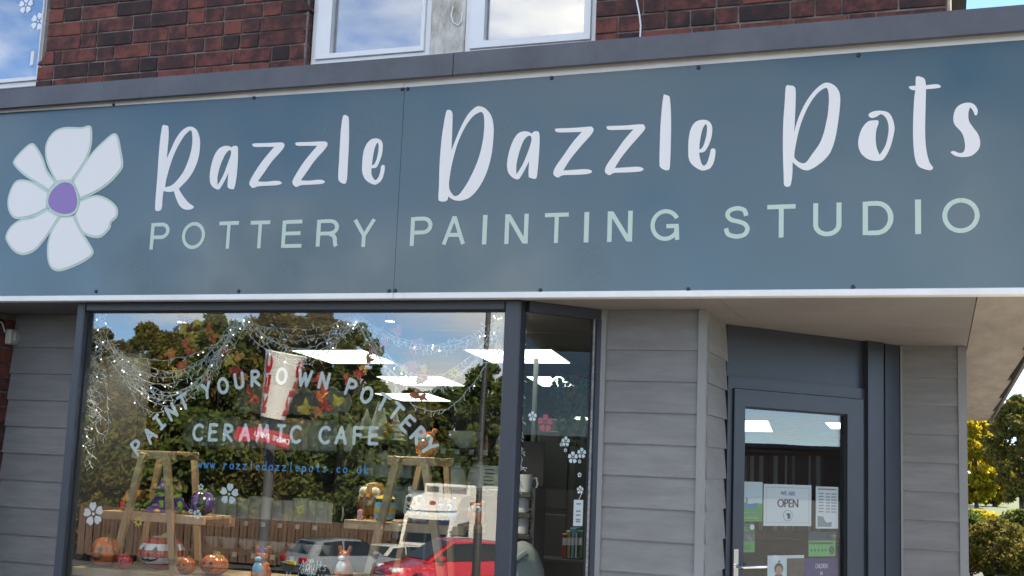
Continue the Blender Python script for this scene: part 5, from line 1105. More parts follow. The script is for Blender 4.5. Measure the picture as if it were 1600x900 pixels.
ct = empty('hooded_coat', 'pale grey hooded coat hung on a chair behind the mullion', 'coat', onY(812, 900, 1.0))
c = onY(812, 846, 1.0); mb = MB(); mb.lathe([(.11, -.5), (.125, -.3), (.12, -.15), (.09, -.06), (.05, -.015), (.01, 0)], (c.x, 1.05, c.z), 22, lambda a, t: 1 + .07 * math.sin(4 * a + 5 * t) + .04 * math.sin(9 * a)); child(mb, 'cloth', mat('grey_jersey', (.30, .33, .32), .9, noise=(12, .2)), ct, smooth='all')
mb = MB(); mb.tube([(c.x - .05, .95, c.z - .04), (c.x, .925, c.z - .1), (c.x + .06, .95, c.z - .05)], .022, 8); child(mb, 'hood_edge', mat('grey_jersey', (.3, .3, .3)), ct, smooth=True)
# brown slatted blind / hanging strips deep inside, seen through the door
hb = empty('strip_curtain', 'hanging brown and silver strip curtain deep inside the shop', 'curtain', onPlane(1235, 790, DA, dn))
M_st1 = mat('brown_strip', (.13, .085, .075), .6); M_st2 = mat('silver_strip', (.5, .55, .58), .35)
for i in range(34):
    x = 1160 + i * 3.7; Yc = 6.5; a = onY(x, 712, Yc); b = onY(x + 3.4, 712, Yc); e = onY(x, 830, Yc)
    mb = MB(); mb.box(a.x, b.x, Yc + .02 * (i % 2), Yc + .02 * (i % 2) + .01, e.z, a.z); child(mb, 'strip', M_st2 if random.Random(i).random() < .36 else M_st1, hb)
mb = MB(); a = onY(1155, 700, 6.5); b = onY(1330, 712, 6.5); mb.box(a.x, b.x, 6.45, 6.6, b.z, a.z); child(mb, 'header_board', M_st1, hb)
cb_ = empty('counter', 'dark serving counter deep inside the shop', 'counter', onPlane(1235, 890, DA, dn))
mb = MB(); mb.bbox(-2.4, -.6, 5.2, 5.8, 0, 1.0, .01); child(mb, 'carcass', M_dshelf, cb_); mb = MB(); mb.bbox(-2.45, -.55, 5.15, 5.85, 1.002, 1.04, .006); child(mb, 'worktop', M_wood2, cb_)
# ------------------------------------------------------------------ string lights and leaf garlands hung inside the glass
M_wire = mat('clear_wire', (.56, .55, .53), .4); M_bulb = mat('clear_bulb', (.75, .78, .8), .15, spec=.8); M_lit = mat('lit_fairy_bulb', (.9, .9, .9), .3, emit=((.92, .97, 1.0), 3.0))
def lights(label, strands, plane=None, r=.0017, seed=1, gap=7.0, sign_dn=1):
    rr = random.Random(seed); wire = MB(); bulbs = MB(); lit = MB(); o = None
    for si, st in enumerate(strands):
        Yp = .158 + .045 * rr.random(); P3 = []
        to = (lambda x, y: onY(x, y, Yp)) if plane is None else (lambda x, y: onPlane(x, y, plane[0] - plane[1] * .03, plane[1]))
        for (x, y) in st: P3.append(to(x, y))
        wire.tube(P3, r, 3, cap=False)
        acc = 0.0; nxt = rr.uniform(0, gap)
        for a, b in zip(st, st[1:]):
            d = math.hypot(b[0] - a[0], b[1] - a[1])
            while acc + d > nxt:
                t = (nxt - acc) / d; p = (a[0] + (b[0] - a[0]) * t, a[1] + (b[1] - a[1]) * t); ang = rr.gauss(math.pi / 2, .9); ln = rr.uniform(5, 9)
                q = (p[0] + ln * math.cos(ang), p[1] + ln * math.sin(ang)); A_, B_ = to(*p), to(*q); B_ = B_ + Vector((0, rr.uniform(-.012, .012), 0))
                wire.tube([A_, B_], r * 1.25, 3, cap=False)
                (lit if rr.random() < .06 else bulbs).ball(B_, .0024, .0024, .0034, 5, 4); nxt += rr.uniform(gap * .6, gap * 1.4)
            acc += d
    P0 = to(*strands[0][0]); o = empty('string_lights', label, 'string lights', P0, 'fairy lights hung in the display window')
    tag(child(wire, 'wire', M_wire, o), kind='stuff'); tag(child(bulbs, 'clear_bulbs', M_bulb, o), kind='stuff'); tag(child(lit, 'lit_bulbs', M_lit, o), kind='stuff')
def sag(p0, p1, s, n=22, jit=1.5, rr=random):
    pts = []; ph = rr.uniform(0, 6)
    for i in range(n + 1):
        t = i / n; pts.append((p0[0] + (p1[0] - p0[0]) * t + rr.uniform(-jit, jit), p0[1] + (p1[1] - p0[1]) * t + s * 4 * t * (1 - t) + rr.uniform(-jit, jit) + 2 * math.sin(6 * t + ph)))
    return pts
r_ = random.Random(5)
J = lambda p, a, b: (p[0] + r_.uniform(-a, a), p[1] + r_.uniform(-b, b))
lights('left swag of clear string lights drooping lowest of the three', [sag(J((176, 545), 16, 20), J((378, 496), 12, 8), s, rr=r_) for s in (28, 55, 62, 70, 78, 84, 90, 96, 104, 112, 128)], seed=2)
lights('middle shallow swag of clear string lights above the bucket reflection', [sag(J((378, 494), 12, 6), J((556, 494), 12, 6), s, rr=r_) for s in (24, 32, 42, 48, 56, 66, 78)], seed=3)
lights('right swag of clear string lights drooping below the ceiling lights', [sag(J((556, 494), 10, 6), J((787, 500), 5, 10), s, rr=r_) for s in (44, 50, 58, 92, 100, 106, 112, 140)], seed=4)
lights('bundle of string lights hanging down the left window jamb', [[(r_.uniform(146, 172) - (y - 490) * .085 + r_.uniform(-6, 6), y) for y in range(489, 480 + int(r_.uniform(150, 270)), 9)] for _ in range(5)], seed=5, gap=7)
lights('single looped strand of string lights below the left swag', [[(162, 592), (166, 604), (168, 622), (168, 640), (170, 660), (168, 675), (158, 690)], [(190, 555), (194, 590), (204, 612), (222, 636), (240, 645), (262, 643)]], seed=6)
lights('bundle of string lights in the top right corner of the main pane', [[(r_.uniform(772, 790), y) for y in range(488, int(r_.uniform(540, 600)), 8)] for _ in range(4)], seed=7)
lights('strand of string lights hanging beside the mullion in the angled pane', [[(820 + r_.uniform(-4, 4) - (y - 490) * .036, y) for y in range(500, 765, 9)], [(818 - (y - 490) * .036 + r_.uniform(-4, 7), y) for y in range(690, 772, 7)]], plane=SIDE, seed=8, gap=8)
LEAFM = {'r': mat('red_leaf', (.50, .05, .04), .7, noise=(30, .35)), 'o': mat('orange_leaf', (.58, .18, .05), .7, noise=(30, .3)), 'y': mat('yellow_leaf', (.60, .45, .08), .7, noise=(30, .3)), 'p': mat('pink_leaf', (.45, .12, .16), .7, noise=(30, .3)), 'g': mat('green_leaf_print', (.03, .13, .05), .7, noise=(30, .3))}
MAPLE = [(0, -.45), (.06, -.3), (.38, -.42), (.33, -.22), (.75, -.1), (.58, .08), (.68, .3), (.4, .26), (.34, .42), (.2, .38), (.16, .72), (0, 1.0), (-.16, .72), (-.2, .38), (-.34, .42), (-.4, .26), (-.68, .3), (-.58, .08), (-.75, -.1), (-.33, -.22), (-.38, -.42), (-.06, -.3)]
def garland(label, leaves, Y=.235, seed=1):
    rr = random.Random(seed); P0 = onY(leaves[0][0], leaves[0][1], Y); o = empty('leaf_garland', label, 'garland', P0, 'autumn leaf garlands in the display window'); pts = []
    for (x, y, rp, cc) in leaves:
        yy = Y + rr.uniform(-.03, .03); c = onY(x, y, yy); pts.append(c + Vector((0, .012, 0))); s = 1.2 * rp * (c - CAM).length / FPX
        Mx = Matrix.Translation(c) @ Matrix.Rotation(rr.uniform(-.5, .5), 4, 'Z') @ Matrix.Rotation(rr.uniform(-.5, .5), 4, 'X') @ Matrix.Rotation(rr.uniform(0, 6.28), 4, 'Y')
        mb = MB(); curl = rr.uniform(.1, .35)
        f = lambda a, b: Mx @ Vector((a * s, curl * s * (a * a + b * b), b * s))
        ring = MAPLE; nn_ = len(ring); mb.add([f(0, 0)] + [f(a * .5, b * .5) for a, b in ring] + [f(a, b) for a, b in ring], [(0, 1 + i, 1 + (i + 1) % nn_) for i in range(nn_)] + [(1 + i, 1 + nn_ + i, 1 + nn_ + (i + 1) % nn_, 1 + (i + 1) % nn_) for i in range(nn_)])
        child(mb, 'leaf', LEAFM[cc], o)
    mb = MB(); mb.tube([pts[0] + Vector((0, 0, .06))] + pts, .003, 5); child(mb, 'stem', M_wood2, o)
garland('autumn leaf garland crossing the left swag of lights', [(285, 497, 13, 'r'), (310, 500, 13, 'y'), (284, 513, 14, 'y'), (298, 524, 13, 'y'), (324, 512, 14, 'r'), (332, 526, 13, 'r'), (288, 537, 14, 'r'), (268, 554, 12, 'o'), (297, 549, 12, 'r'), (284, 570, 12, 'r'), (281, 582, 13, 'y'), (352, 545, 14, 'r'), (356, 562, 14, 'y'), (374, 558, 11, 'o'), (367, 578, 14, 'r'), (379, 588, 13, 'o'), (389, 612, 14, 'r'), (398, 622, 12, 'r'), (312, 604, 13, 'g'), (322, 590, 12, 'r')], seed=2)
garland('autumn leaf garland right of the bucket reflection', [(583, 545, 12, 'p'), (575, 562, 12, 'p'), (568, 575, 11, 'y'), (560, 583, 12, 'r'), (543, 592, 15, 'r'), (502, 592, 14, 'r'), (507, 606, 14, 'r'), (500, 620, 13, 'o'), (504, 634, 16, 'r'), (496, 642, 13, 'o'), (478, 641, 16, 'y'), (529, 628, 13, 'y')], seed=3)
garland('autumn leaf garland hanging inside the right swag of lights', [(612, 492, 14, 'r'), (622, 517, 13, 'o'), (598, 535, 13, 'p'), (656, 537, 13, 'p'), (645, 548, 11, 'r'), (643, 570, 14, 'p'), (662, 578, 13, 'y'), (660, 592, 15, 'r'), (631, 574, 11, 'y'), (648, 618, 12, 'r'), (660, 620, 9, 'p')], seed=4)

# ------------------------------------------------------------------ trees
def leaf_mat(name, cols, trans=.35):
    m = bpy.data.materials.new(name); m.use_nodes = True; t = m.node_tree; t.nodes.clear(); L_ = t.links
    o = t.nodes.new('ShaderNodeOutputMaterial'); mx = t.nodes.new('ShaderNodeMixShader'); mx.inputs[0].default_value = trans
    d = t.nodes.new('ShaderNodeBsdfDiffuse'); tr = t.nodes.new('ShaderNodeBsdfTranslucent'); at = t.nodes.new('ShaderNodeAttribute'); at.attribute_name = 'leaf_tint'
    r = t.nodes.new('ShaderNodeValToRGB'); e = r.color_ramp.elements; e[0].color = (*cols[0], 1); e[1].color = (*cols[-1], 1)
    for i, c in enumerate(cols[1:-1]): q = e.new((i + 1) / (len(cols) - 1)); q.color = (*c, 1)
    L_.new(at.outputs['Fac'], r.inputs[0]); L_.new(r.outputs[0], d.inputs[0]); L_.new(r.outputs[0], tr.inputs[0]); L_.new(d.outputs[0], mx.inputs[1]); L_.new(tr.outputs[0], mx.inputs[2]); L_.new(mx.outputs[0], o.inputs[0]); return m
LM = {'green': leaf_mat('dark_green_leaves', [(.058, .090, .026), (.102, .138, .041), (.174, .189, .058)]), 'olive': leaf_mat('olive_leaves', [(.078, .091, .026), (.143, .130, .039), (.221, .169, .052)]), 'brown': leaf_mat('browning_leaves', [(.075, .073, .033), (.138, .119, .053), (.206, .163, .073)]), 'yellow': leaf_mat('yellow_leaves', [(.16, .16, .02), (.36, .29, .03), (.52, .38, .04)], .5), 'deep': leaf_mat('deep_green_leaves', [(.045, .072, .029), (.080, .112, .045), (.136, .160, .056)])}
M_bark = mat('bark', (.07, .05, .035), .9, noise=(6, .5), bump=(20, .8))
def tree(label, base, top, rad, kind, nleaf=7000, leaf=.2, low=.25, seed=1, group='trees across the road', name='tree', squeeze=1.0):
    g = np.random.default_rng(seed); r_ = random.Random(seed); b = Vector(base); H = top - b.z
    o = empty(name, label, 'tree', b, group)
    mb = MB(); lean = Vector((r_.uniform(-.05, .05), r_.uniform(-.05, .05), 1)); tr = max(.09, H * .018)
    mb.tube([b - Vector((0, 0, .1)), b + lean * H * .2, b + lean * H * .5, b + lean * H * .85], [tr * 1.3, tr, tr * .7, tr * .2], 9)
    cl = []; nc = 120
    for i in range(nc):
        t = (i + .5) / nc; zz = low + (1 - low) * t; prof = math.sin(math.pi * min(1, max(.06, (zz - low) / (1 - low) * .92 + .08)) ** 1.15) ** .55
        a = r_.uniform(0, 6.283); q = math.sqrt(r_.uniform(.15, 1)) * prof * rad; P_ = b + lean * (H * zz * .98) + Vector((math.cos(a) * q, math.sin(a) * q * squeeze, 0)); cl.append((P_, rad * r_.uniform(.16, .34) * (.6 + .4 * prof)))
        if i % 15 == 0: s0 = b + lean * H * max(.15, zz - .18); mb.tube([s0, (s0 + P_) / 2 + Vector((0, 0, .1 * H * .3)), P_], [tr * .45, tr * .28, tr * .08], 6)
    child(mb, 'trunk', M_bark, o, smooth=True)
    n_ = nleaf; ci = g.integers(0, nc, n_); C_ = np.array([c[0][:] for c in cl])[ci]; R_ = np.array([c[1] for c in cl])[ci]
    d = g.normal(size=(n_, 3)); d /= np.linalg.norm(d, axis=1)[:, None]; rr = g.random(n_) ** .45; P_ = C_ + d * (R_ * rr)[:, None] * np.array([1, 1, .8]); 
    P_[:, 2] = np.minimum(P_[:, 2], top)
    u_ = g.normal(size=(n_, 3)); u_ /= np.linalg.norm(u_, axis=1)[:, None]; v_ = np.cross(u_, g.normal(size=(n_, 3))); v_ /= np.linalg.norm(v_, axis=1)[:, None]
    s_ = leaf * g.uniform(.5, 1.15, n_)[:, None]
    V = np.stack([P_ - u_ * s_, P_ + v_ * s_ * .5, P_ + u_ * s_, P_ - v_ * s_ * .5], 1).reshape(-1, 3)
    me = bpy.data.meshes.new('crown'); me.vertices.add(4 * n_); me.vertices.foreach_set('co', V.ravel()); me.loops.add(4 * n_); me.loops.foreach_set('vertex_index', np.arange(4 * n_)); me.polygons.add(n_); me.polygons.foreach_set('loop_start', np.arange(0, 4 * n_, 4)); me.polygons.foreach_set('loop_total', np.full(n_, 4)); me.update()
    at = me.attributes.new('leaf_tint', 'FLOAT', 'FACE'); ct_ = g.random(nc)[ci]; at.data.foreach_set('value', np.clip(.6 * ct_ + .4 * g.random(n_), 0, 1).astype(np.float32))
    me.materials.append(LM[kind]); c = bpy.data.objects.new('crown', me); COL.objects.link(c); under(c, o); tag(c, kind='stuff'); return o
def tree_px(label, px, ytop, rpx, depth, kind, seed, low=.2, **k):
    P_ = across(px, ytop, depth); y = P_.y; tree(label, (P_.x, y, gz(y) - .13), P_.z, 1.3 * rpx * depth / FPX, kind, seed=seed, low=low, **k)
TR = [('browning tree at the left edge of the window reflection', 165, 512, 48, 60, 'brown'), ('tall olive tree behind the left lettering', 232, 503, 50, 64, 'olive'), ('tall browning tree behind the left swag', 300, 500, 55, 66, 'brown'),
      ('tall dark tree left of the bucket sign', 365, 485, 55, 64, 'green'), ('tallest olive tree behind the bucket sign', 440, 474, 60, 66, 'olive'), ('tall browning tree right of the bucket sign', 515, 478, 50, 64, 'brown'), ('narrow green tree at the edge of the sky gap', 552, 500, 32, 60, 'green'),
      ('lower green tree under the sky gap', 585, 597, 45, 58, 'green'), ('lower rounded olive tree under the sky gap', 640, 605, 45, 60, 'olive'), ('lower dark tree left of the lamp post reflection', 700, 600, 45, 62, 'deep'), ('dark tree behind the lorry at the right', 765, 565, 50, 64, 'green'), ('second dark tree beyond the lorry', 830, 570, 45, 66, 'deep'),
      ('low bushy tree behind the fence at the left', 200, 655, 75, 54, 'olive'), ('low bushy green tree behind the fence below the arch', 310, 640, 75, 54, 'green'), ('low leafy tree behind the fence below the cafe lettering', 430, 655, 75, 55, 'olive'), ('low dark tree behind the fence right of the web address', 540, 650, 70, 55, 'green'), ('low dark tree behind the lorry cab', 650, 690, 60, 56, 'deep'), ('bushy green tree at the far left of the reflection', 110, 640, 60, 54, 'green'),
      ('far olive tree filling the gap behind the left swag', 270, 520, 60, 80, 'olive'), ('far dark tree filling the gap left of the bucket', 400, 520, 65, 82, 'green'), ('far browning tree filling the gap behind the lettering', 480, 530, 65, 82, 'brown'), ('far green tree at the left end of the row', 190, 540, 60, 80, 'green'), ('far olive tree below the sky gap', 610, 620, 60, 84, 'olive'), ('far dark tree below the sky gap at the right', 715, 610, 60, 84, 'green')]
for i, (lab, px, yt, rp, dp, kd) in enumerate(TR): tree_px(lab, px, yt, rp, dp, kd, 40 + i, low=.12 if yt > 590 else .3, nleaf=15000, leaf=.18)
def tree_direct(label, px, ytop, rpx, depth, kind, seed, **k):
    d = ray(px, ytop); P_ = CAM + d * (depth / FPX); tree(label, (P_.x, P_.y, 0), P_.z, rpx * depth / FPX, kind, seed=seed, group='trees beyond the shop', **k)
tree_direct('yellow autumn tree beyond the right end of the canopy', 1524, 655, 38, 62, 'yellow', 81, low=.1, leaf=.15, nleaf=11000)
tree_direct('yellow green tree beside the dark one at the right', 1552, 690, 36, 66, 'yellow', 84, low=.08, leaf=.15, nleaf=9000)
tree_direct('large olive green tree at the right edge of the picture', 1594, 618, 46, 52, 'olive', 82, low=.15, leaf=.13, nleaf=13000)
tree_direct('pale leafed far tree behind the yellow tree', 1540, 640, 30, 85, 'olive', 83, low=.3, leaf=.2, nleaf=5000)
tree_direct('low olive shrub tree beneath the yellow tree', 1535, 790, 40, 80, 'olive', 85, low=.05, leaf=.2, nleaf=4000)
tree_direct('low dark shrub tree right of the yellow tree', 1580, 800, 40, 82, 'deep', 86, low=.05, leaf=.2, nleaf=4000)
gv = MB(); gv.box(.8, 30, 13, 120, -.002, .03); tag(gv.build('grass_verge', mat('verge_grass', (.045, .07, .02), .95, noise=(2, .4), bump=(80, .5))), 'green grass verge beyond the shop', 'grass', kind='structure')
for i_, (px_, dp_, h_, kd_) in enumerate(((1500, 21, 1.0, 'green'), (1535, 23, .95, 'yellow'), (1568, 20, .9, 'olive'), (1603, 21, 1.05, 'green'))):
    P_ = CAM + ray(px_, 850) * (dp_ / FPX); tree(('low green hedge bush beside the building corner', 'low yellowing hedge bush under the yellow trees', 'low olive hedge bush in front of the dark tree', 'low green hedge bush at the right edge')[i_], (P_.x, P_.y, 0), h_, .62, kd_, 5000, .05, .0, 95 + i_, 'bushes beyond the shop', 'hedge_bush')
gr_ = empty('brick_garage', 'low brown brick building across the side street', 'building', (66, 2, 0))
mb = MB(); mb.box(66, 72, -34, 36, -.02, 2.8); child(mb, 'wall', mat('brown_brick_far', (.14, .08, .06), .9, noise=(3, .3)), gr_); mb = MB(); mb.bbox(65.6, 72.4, -34.4, 36.4, 2.8, 3.05, .03); child(mb, 'roof', M_cap, gr_)
for y in (-20, -10, 0, 10, 20): mb = MB(); mb.box(65.95, 65.99, y, y + 2.4, 0, 2.2); child(mb, 'garage_door', mat('brown_garage_door', (.10, .06, .05), .6), gr_)

# ------------------------------------------------------------------ across the road: fence, bucket sign, drive-through sign, lamp post
fa, fb = across(125, 790, 50), across(700, 828, 50); fc = empty('timber_fence', 'long brown close boarded fence behind the parked cars', 'fence', fa)
M_fence = mat('brown_fence_timber', (.105, .060, .043), .8, noise=(3, .4), rand=.18, stretch=(3, 3, .5)); fl = (fb - fa).length; n_ = int(fl / .165); proto = None; fdir = (fb - fa).normalized(); ang = math.atan2(fdir.y, fdir.x)
for i in range(n_):
    P_ = fa + (fb - fa) * (i / n_)
    if proto is None: mb = MB(); mb.bbox(0, .145, -.012, .012, -1.9, 0, .003); o = proto = mb.build('plank', M_fence)
    else: o = proto.copy(); COL.objects.link(o); o.parent = None
    o.location = (P_.x, P_.y + .02 * (i % 2), P_.z + random.uniform(-.04, .04)); o.rotation_euler = (0, random.uniform(-.01, .01), ang); under(o, fc)
mb = MB(); off = Vector((0, -.05, 0)); 
for h in (-.3, -1.5): mb.bar(fa + off + Vector((0, 0, h)), fb + off + Vector((0, 0, h)), .05, .09)
child(mb, 'rail', M_fence, fc)
# bucket sign: tapering tub on a pole, red lettering up both sides
bc = across(437, 603, 36); ppx = 36 / FPX; TIL = math.radians(9)
M_bw = mat('white_sign_plastic', (.88, .87, .85), .35); M_bred = mat('red_sign_print', (.55, .012, .02), .35); M_pole = mat('grey_pole', (.09, .095, .10), .5, noise=(4, .2))
bk = empty('bucket_sign', 'white bucket shaped pole sign with red lettering across the road', 'sign', (bc.x, bc.y, gz(bc.y) - .13))
BH = 100 * ppx; RT, RB = 32 * ppx, 20.5 * ppx
def bk3(ang_, z, lift=0.0):                   # ang 0 faces the shop, positive towards -X (reader's right)
    r = RB + (RT - RB) * (z / BH) + lift; ex = Vector((-math.cos(TIL), 0, math.sin(TIL))); ez = Vector((math.sin(TIL), 0, math.cos(TIL)))
    # front faces the glass and the camera's mirror image, so turn it a little towards +X
    q = ang_ - YAWB; return bc + ex * (r * math.sin(q)) + Vector((0, 1, 0)) * (r * math.cos(q)) + ez * (z - BH / 2)
YAWB = math.radians(30)
mb = MB(); nseg = 40; prof = [(0, -.0), (BH, 0)]; vs = []
for z, rr_ in ((0, -.05), (0, 0), (BH * .94, 0), (BH, .025), (BH + .03, -.03)):
    for i in range(nseg): vs.append(bk3(2 * math.pi * i / nseg, z, rr_))
fs = [(a * nseg + i, a * nseg + (i + 1) % nseg, (a + 1) * nseg + (i + 1) % nseg, (a + 1) * nseg + i) for a in range(4) for i in range(nseg)] + [tuple(range(nseg)), tuple(4 * nseg + i for i in range(nseg))]
mb.add(vs, fs); child(mb, 'tub', M_bw, bk, smooth=True)
BLOCK = {'K': [[(0, 0), (.34, 0), (.34, 1), (0, 1)], [(.3, .42), (.66, 0), (1.05, 0), (.6, .5), (1.02, 1), (.64, 1), (.3, .6)]], 'F': [[(0, 0), (.36, 0), (.36, 1), (0, 1)], [(.3, .68), (1, .68), (1, 1), (.3, 1)], [(.3, .28), (.85, .28), (.85, .54), (.3, .54)]],
         'C': [[(1, .30), (.62, .30), (.58, .27), (.40, .30), (.36, .5), (.40, .70), (.58, .73), (.62, .70), (1, .70), (.92, .9), (.6, 1), (.3, .96), (.06, .78), (0, .5), (.06, .22), (.3, .04), (.6, 0), (.92, .1)]]}
for a0 in (-1.25, .62):
    for ch, z0, z1 in (('K', .06, .36), ('F', .38, .66), ('C', .68, .95)):
        # letters run up the tub: reading direction is up, tops to the left
        mb = MB()
        for j, pl in enumerate(BLOCK[ch]):
            ring = []
            for (p_, q_) in zip(pl, pl[1:] + pl[:1]):
                for t_ in (0, .5): ring.append((p_[0] + (q_[0] - p_[0]) * t_, p_[1] + (q_[1] - p_[1]) * t_))
            mb.sheet([ring], lambda a_, b_: bk3(a0 + .56 * (1 - b_), BH * (z0 + (z1 - z0) * a_), .008 + .002 * j))
        child(mb, 'letter', M_bred, bk)
pt = bc + Vector((-.25, -.1, -BH / 2)); mb = MB(); mb.tube([(pt.x, pt.y, gz(pt.y) - .2), (pt.x, pt.y, pt.z + .25)], .15, 14); child(mb, 'pole', M_pole, bk, smooth=True)
mb = MB(); mb.bbox(pt.x - .35, pt.x + .35, pt.y - .12, pt.y + .12, pt.z - .12, pt.z + .05, .02); child(mb, 'bracket', M_pole, bk)
dc = across(424, 684, 35.2); dt = empty('drive_sign', 'red DRIVE THRU sign board on the pole under the bucket', 'sign', dc)
TD = math.radians(10); ex = Vector((-math.cos(TD), .12, math.sin(TD))).normalized(); ez = Vector((math.sin(TD), 0, math.cos(TD))); ey = ez.cross(ex) * -1
if ey.y < 0: ey = -ey
k35 = 35.2 / FPX
def ds(a, b, w): return dc + ex * a + ez * b + ey * w
mb = MB(); hw, hh = 32 * k35, 10.5 * k35
mb.add([ds(a, b, w) for w in (-.06, .06) for a, b in ((-hw, -hh), (hw, -hh), (hw, hh), (-hw, hh))], [(3, 2, 1, 0), (4, 5, 6, 7), (0, 1, 5, 4), (1, 2, 6, 5), (2, 3, 7, 6), (3, 0, 4, 7)]); child(mb, 'board', mat('red_sign_board', (.50, .02, .03), .4), dt)
mb = MB(); put_text(mb, 'DRIVE THRU', lambda x, z: ds(x, z, .064), -.05, -hh * .42, hh * .8, squash=.95); put_text(mb, 'DRIVE THRU', lambda x, z: ds(x + .008, z, .066), -.05, -hh * .42, hh * .8, squash=.95); child(mb, 'lettering', M_bw, dt)
dc2 = across(382, 679, 35.8); d2 = empty('arrow_board', 'shorter red sign board left of the drive through board', 'sign', dc2)
mb = MB(); mb.add([dc2 + ex * a + ez * b + ey * w for w in (-.05, .05) for a, b in ((-.22, -.2), (.28, -.2), (.28, .2), (-.22, .2))], [(3, 2, 1, 0), (4, 5, 6, 7), (0, 1, 5, 4), (1, 2, 6, 5), (2, 3, 7, 6), (3, 0, 4, 7)]); child(mb, 'board', mat('red_sign_board', (.5, .02, .03)), d2)
lp = across(752, 700, 24); lo_ = empty('lamp_post', 'dark street lamp post reflected between cab and lorry body', 'lamp post', (lp.x, lp.y, gz(lp.y) - .13)); M_lp = mat('dark_post_paint', (.03, .03, .032), .5)
mb = MB(); g0 = gz(lp.y) - .13; mb.tube([(lp.x, lp.y, g0), (lp.x, lp.y, g0 + 1.4), (lp.x, lp.y, g0 + 1.45), (lp.x, lp.y, g0 + 8)], [.085, .085, .062, .045], 12); child(mb, 'post', M_lp, lo_, smooth=True)
mb = MB(); mb.tube([(lp.x, lp.y, g0 + 7.95), (lp.x, lp.y + .9, g0 + 8.2)], .03, 8); child(mb, 'arm', M_lp, lo_); mb = MB(); mb.bbox(lp.x - .11, lp.x + .11, lp.y + .8, lp.y + 1.4, g0 + 8.12, g0 + 8.26, .03); child(mb, 'lantern', M_pole, lo_)

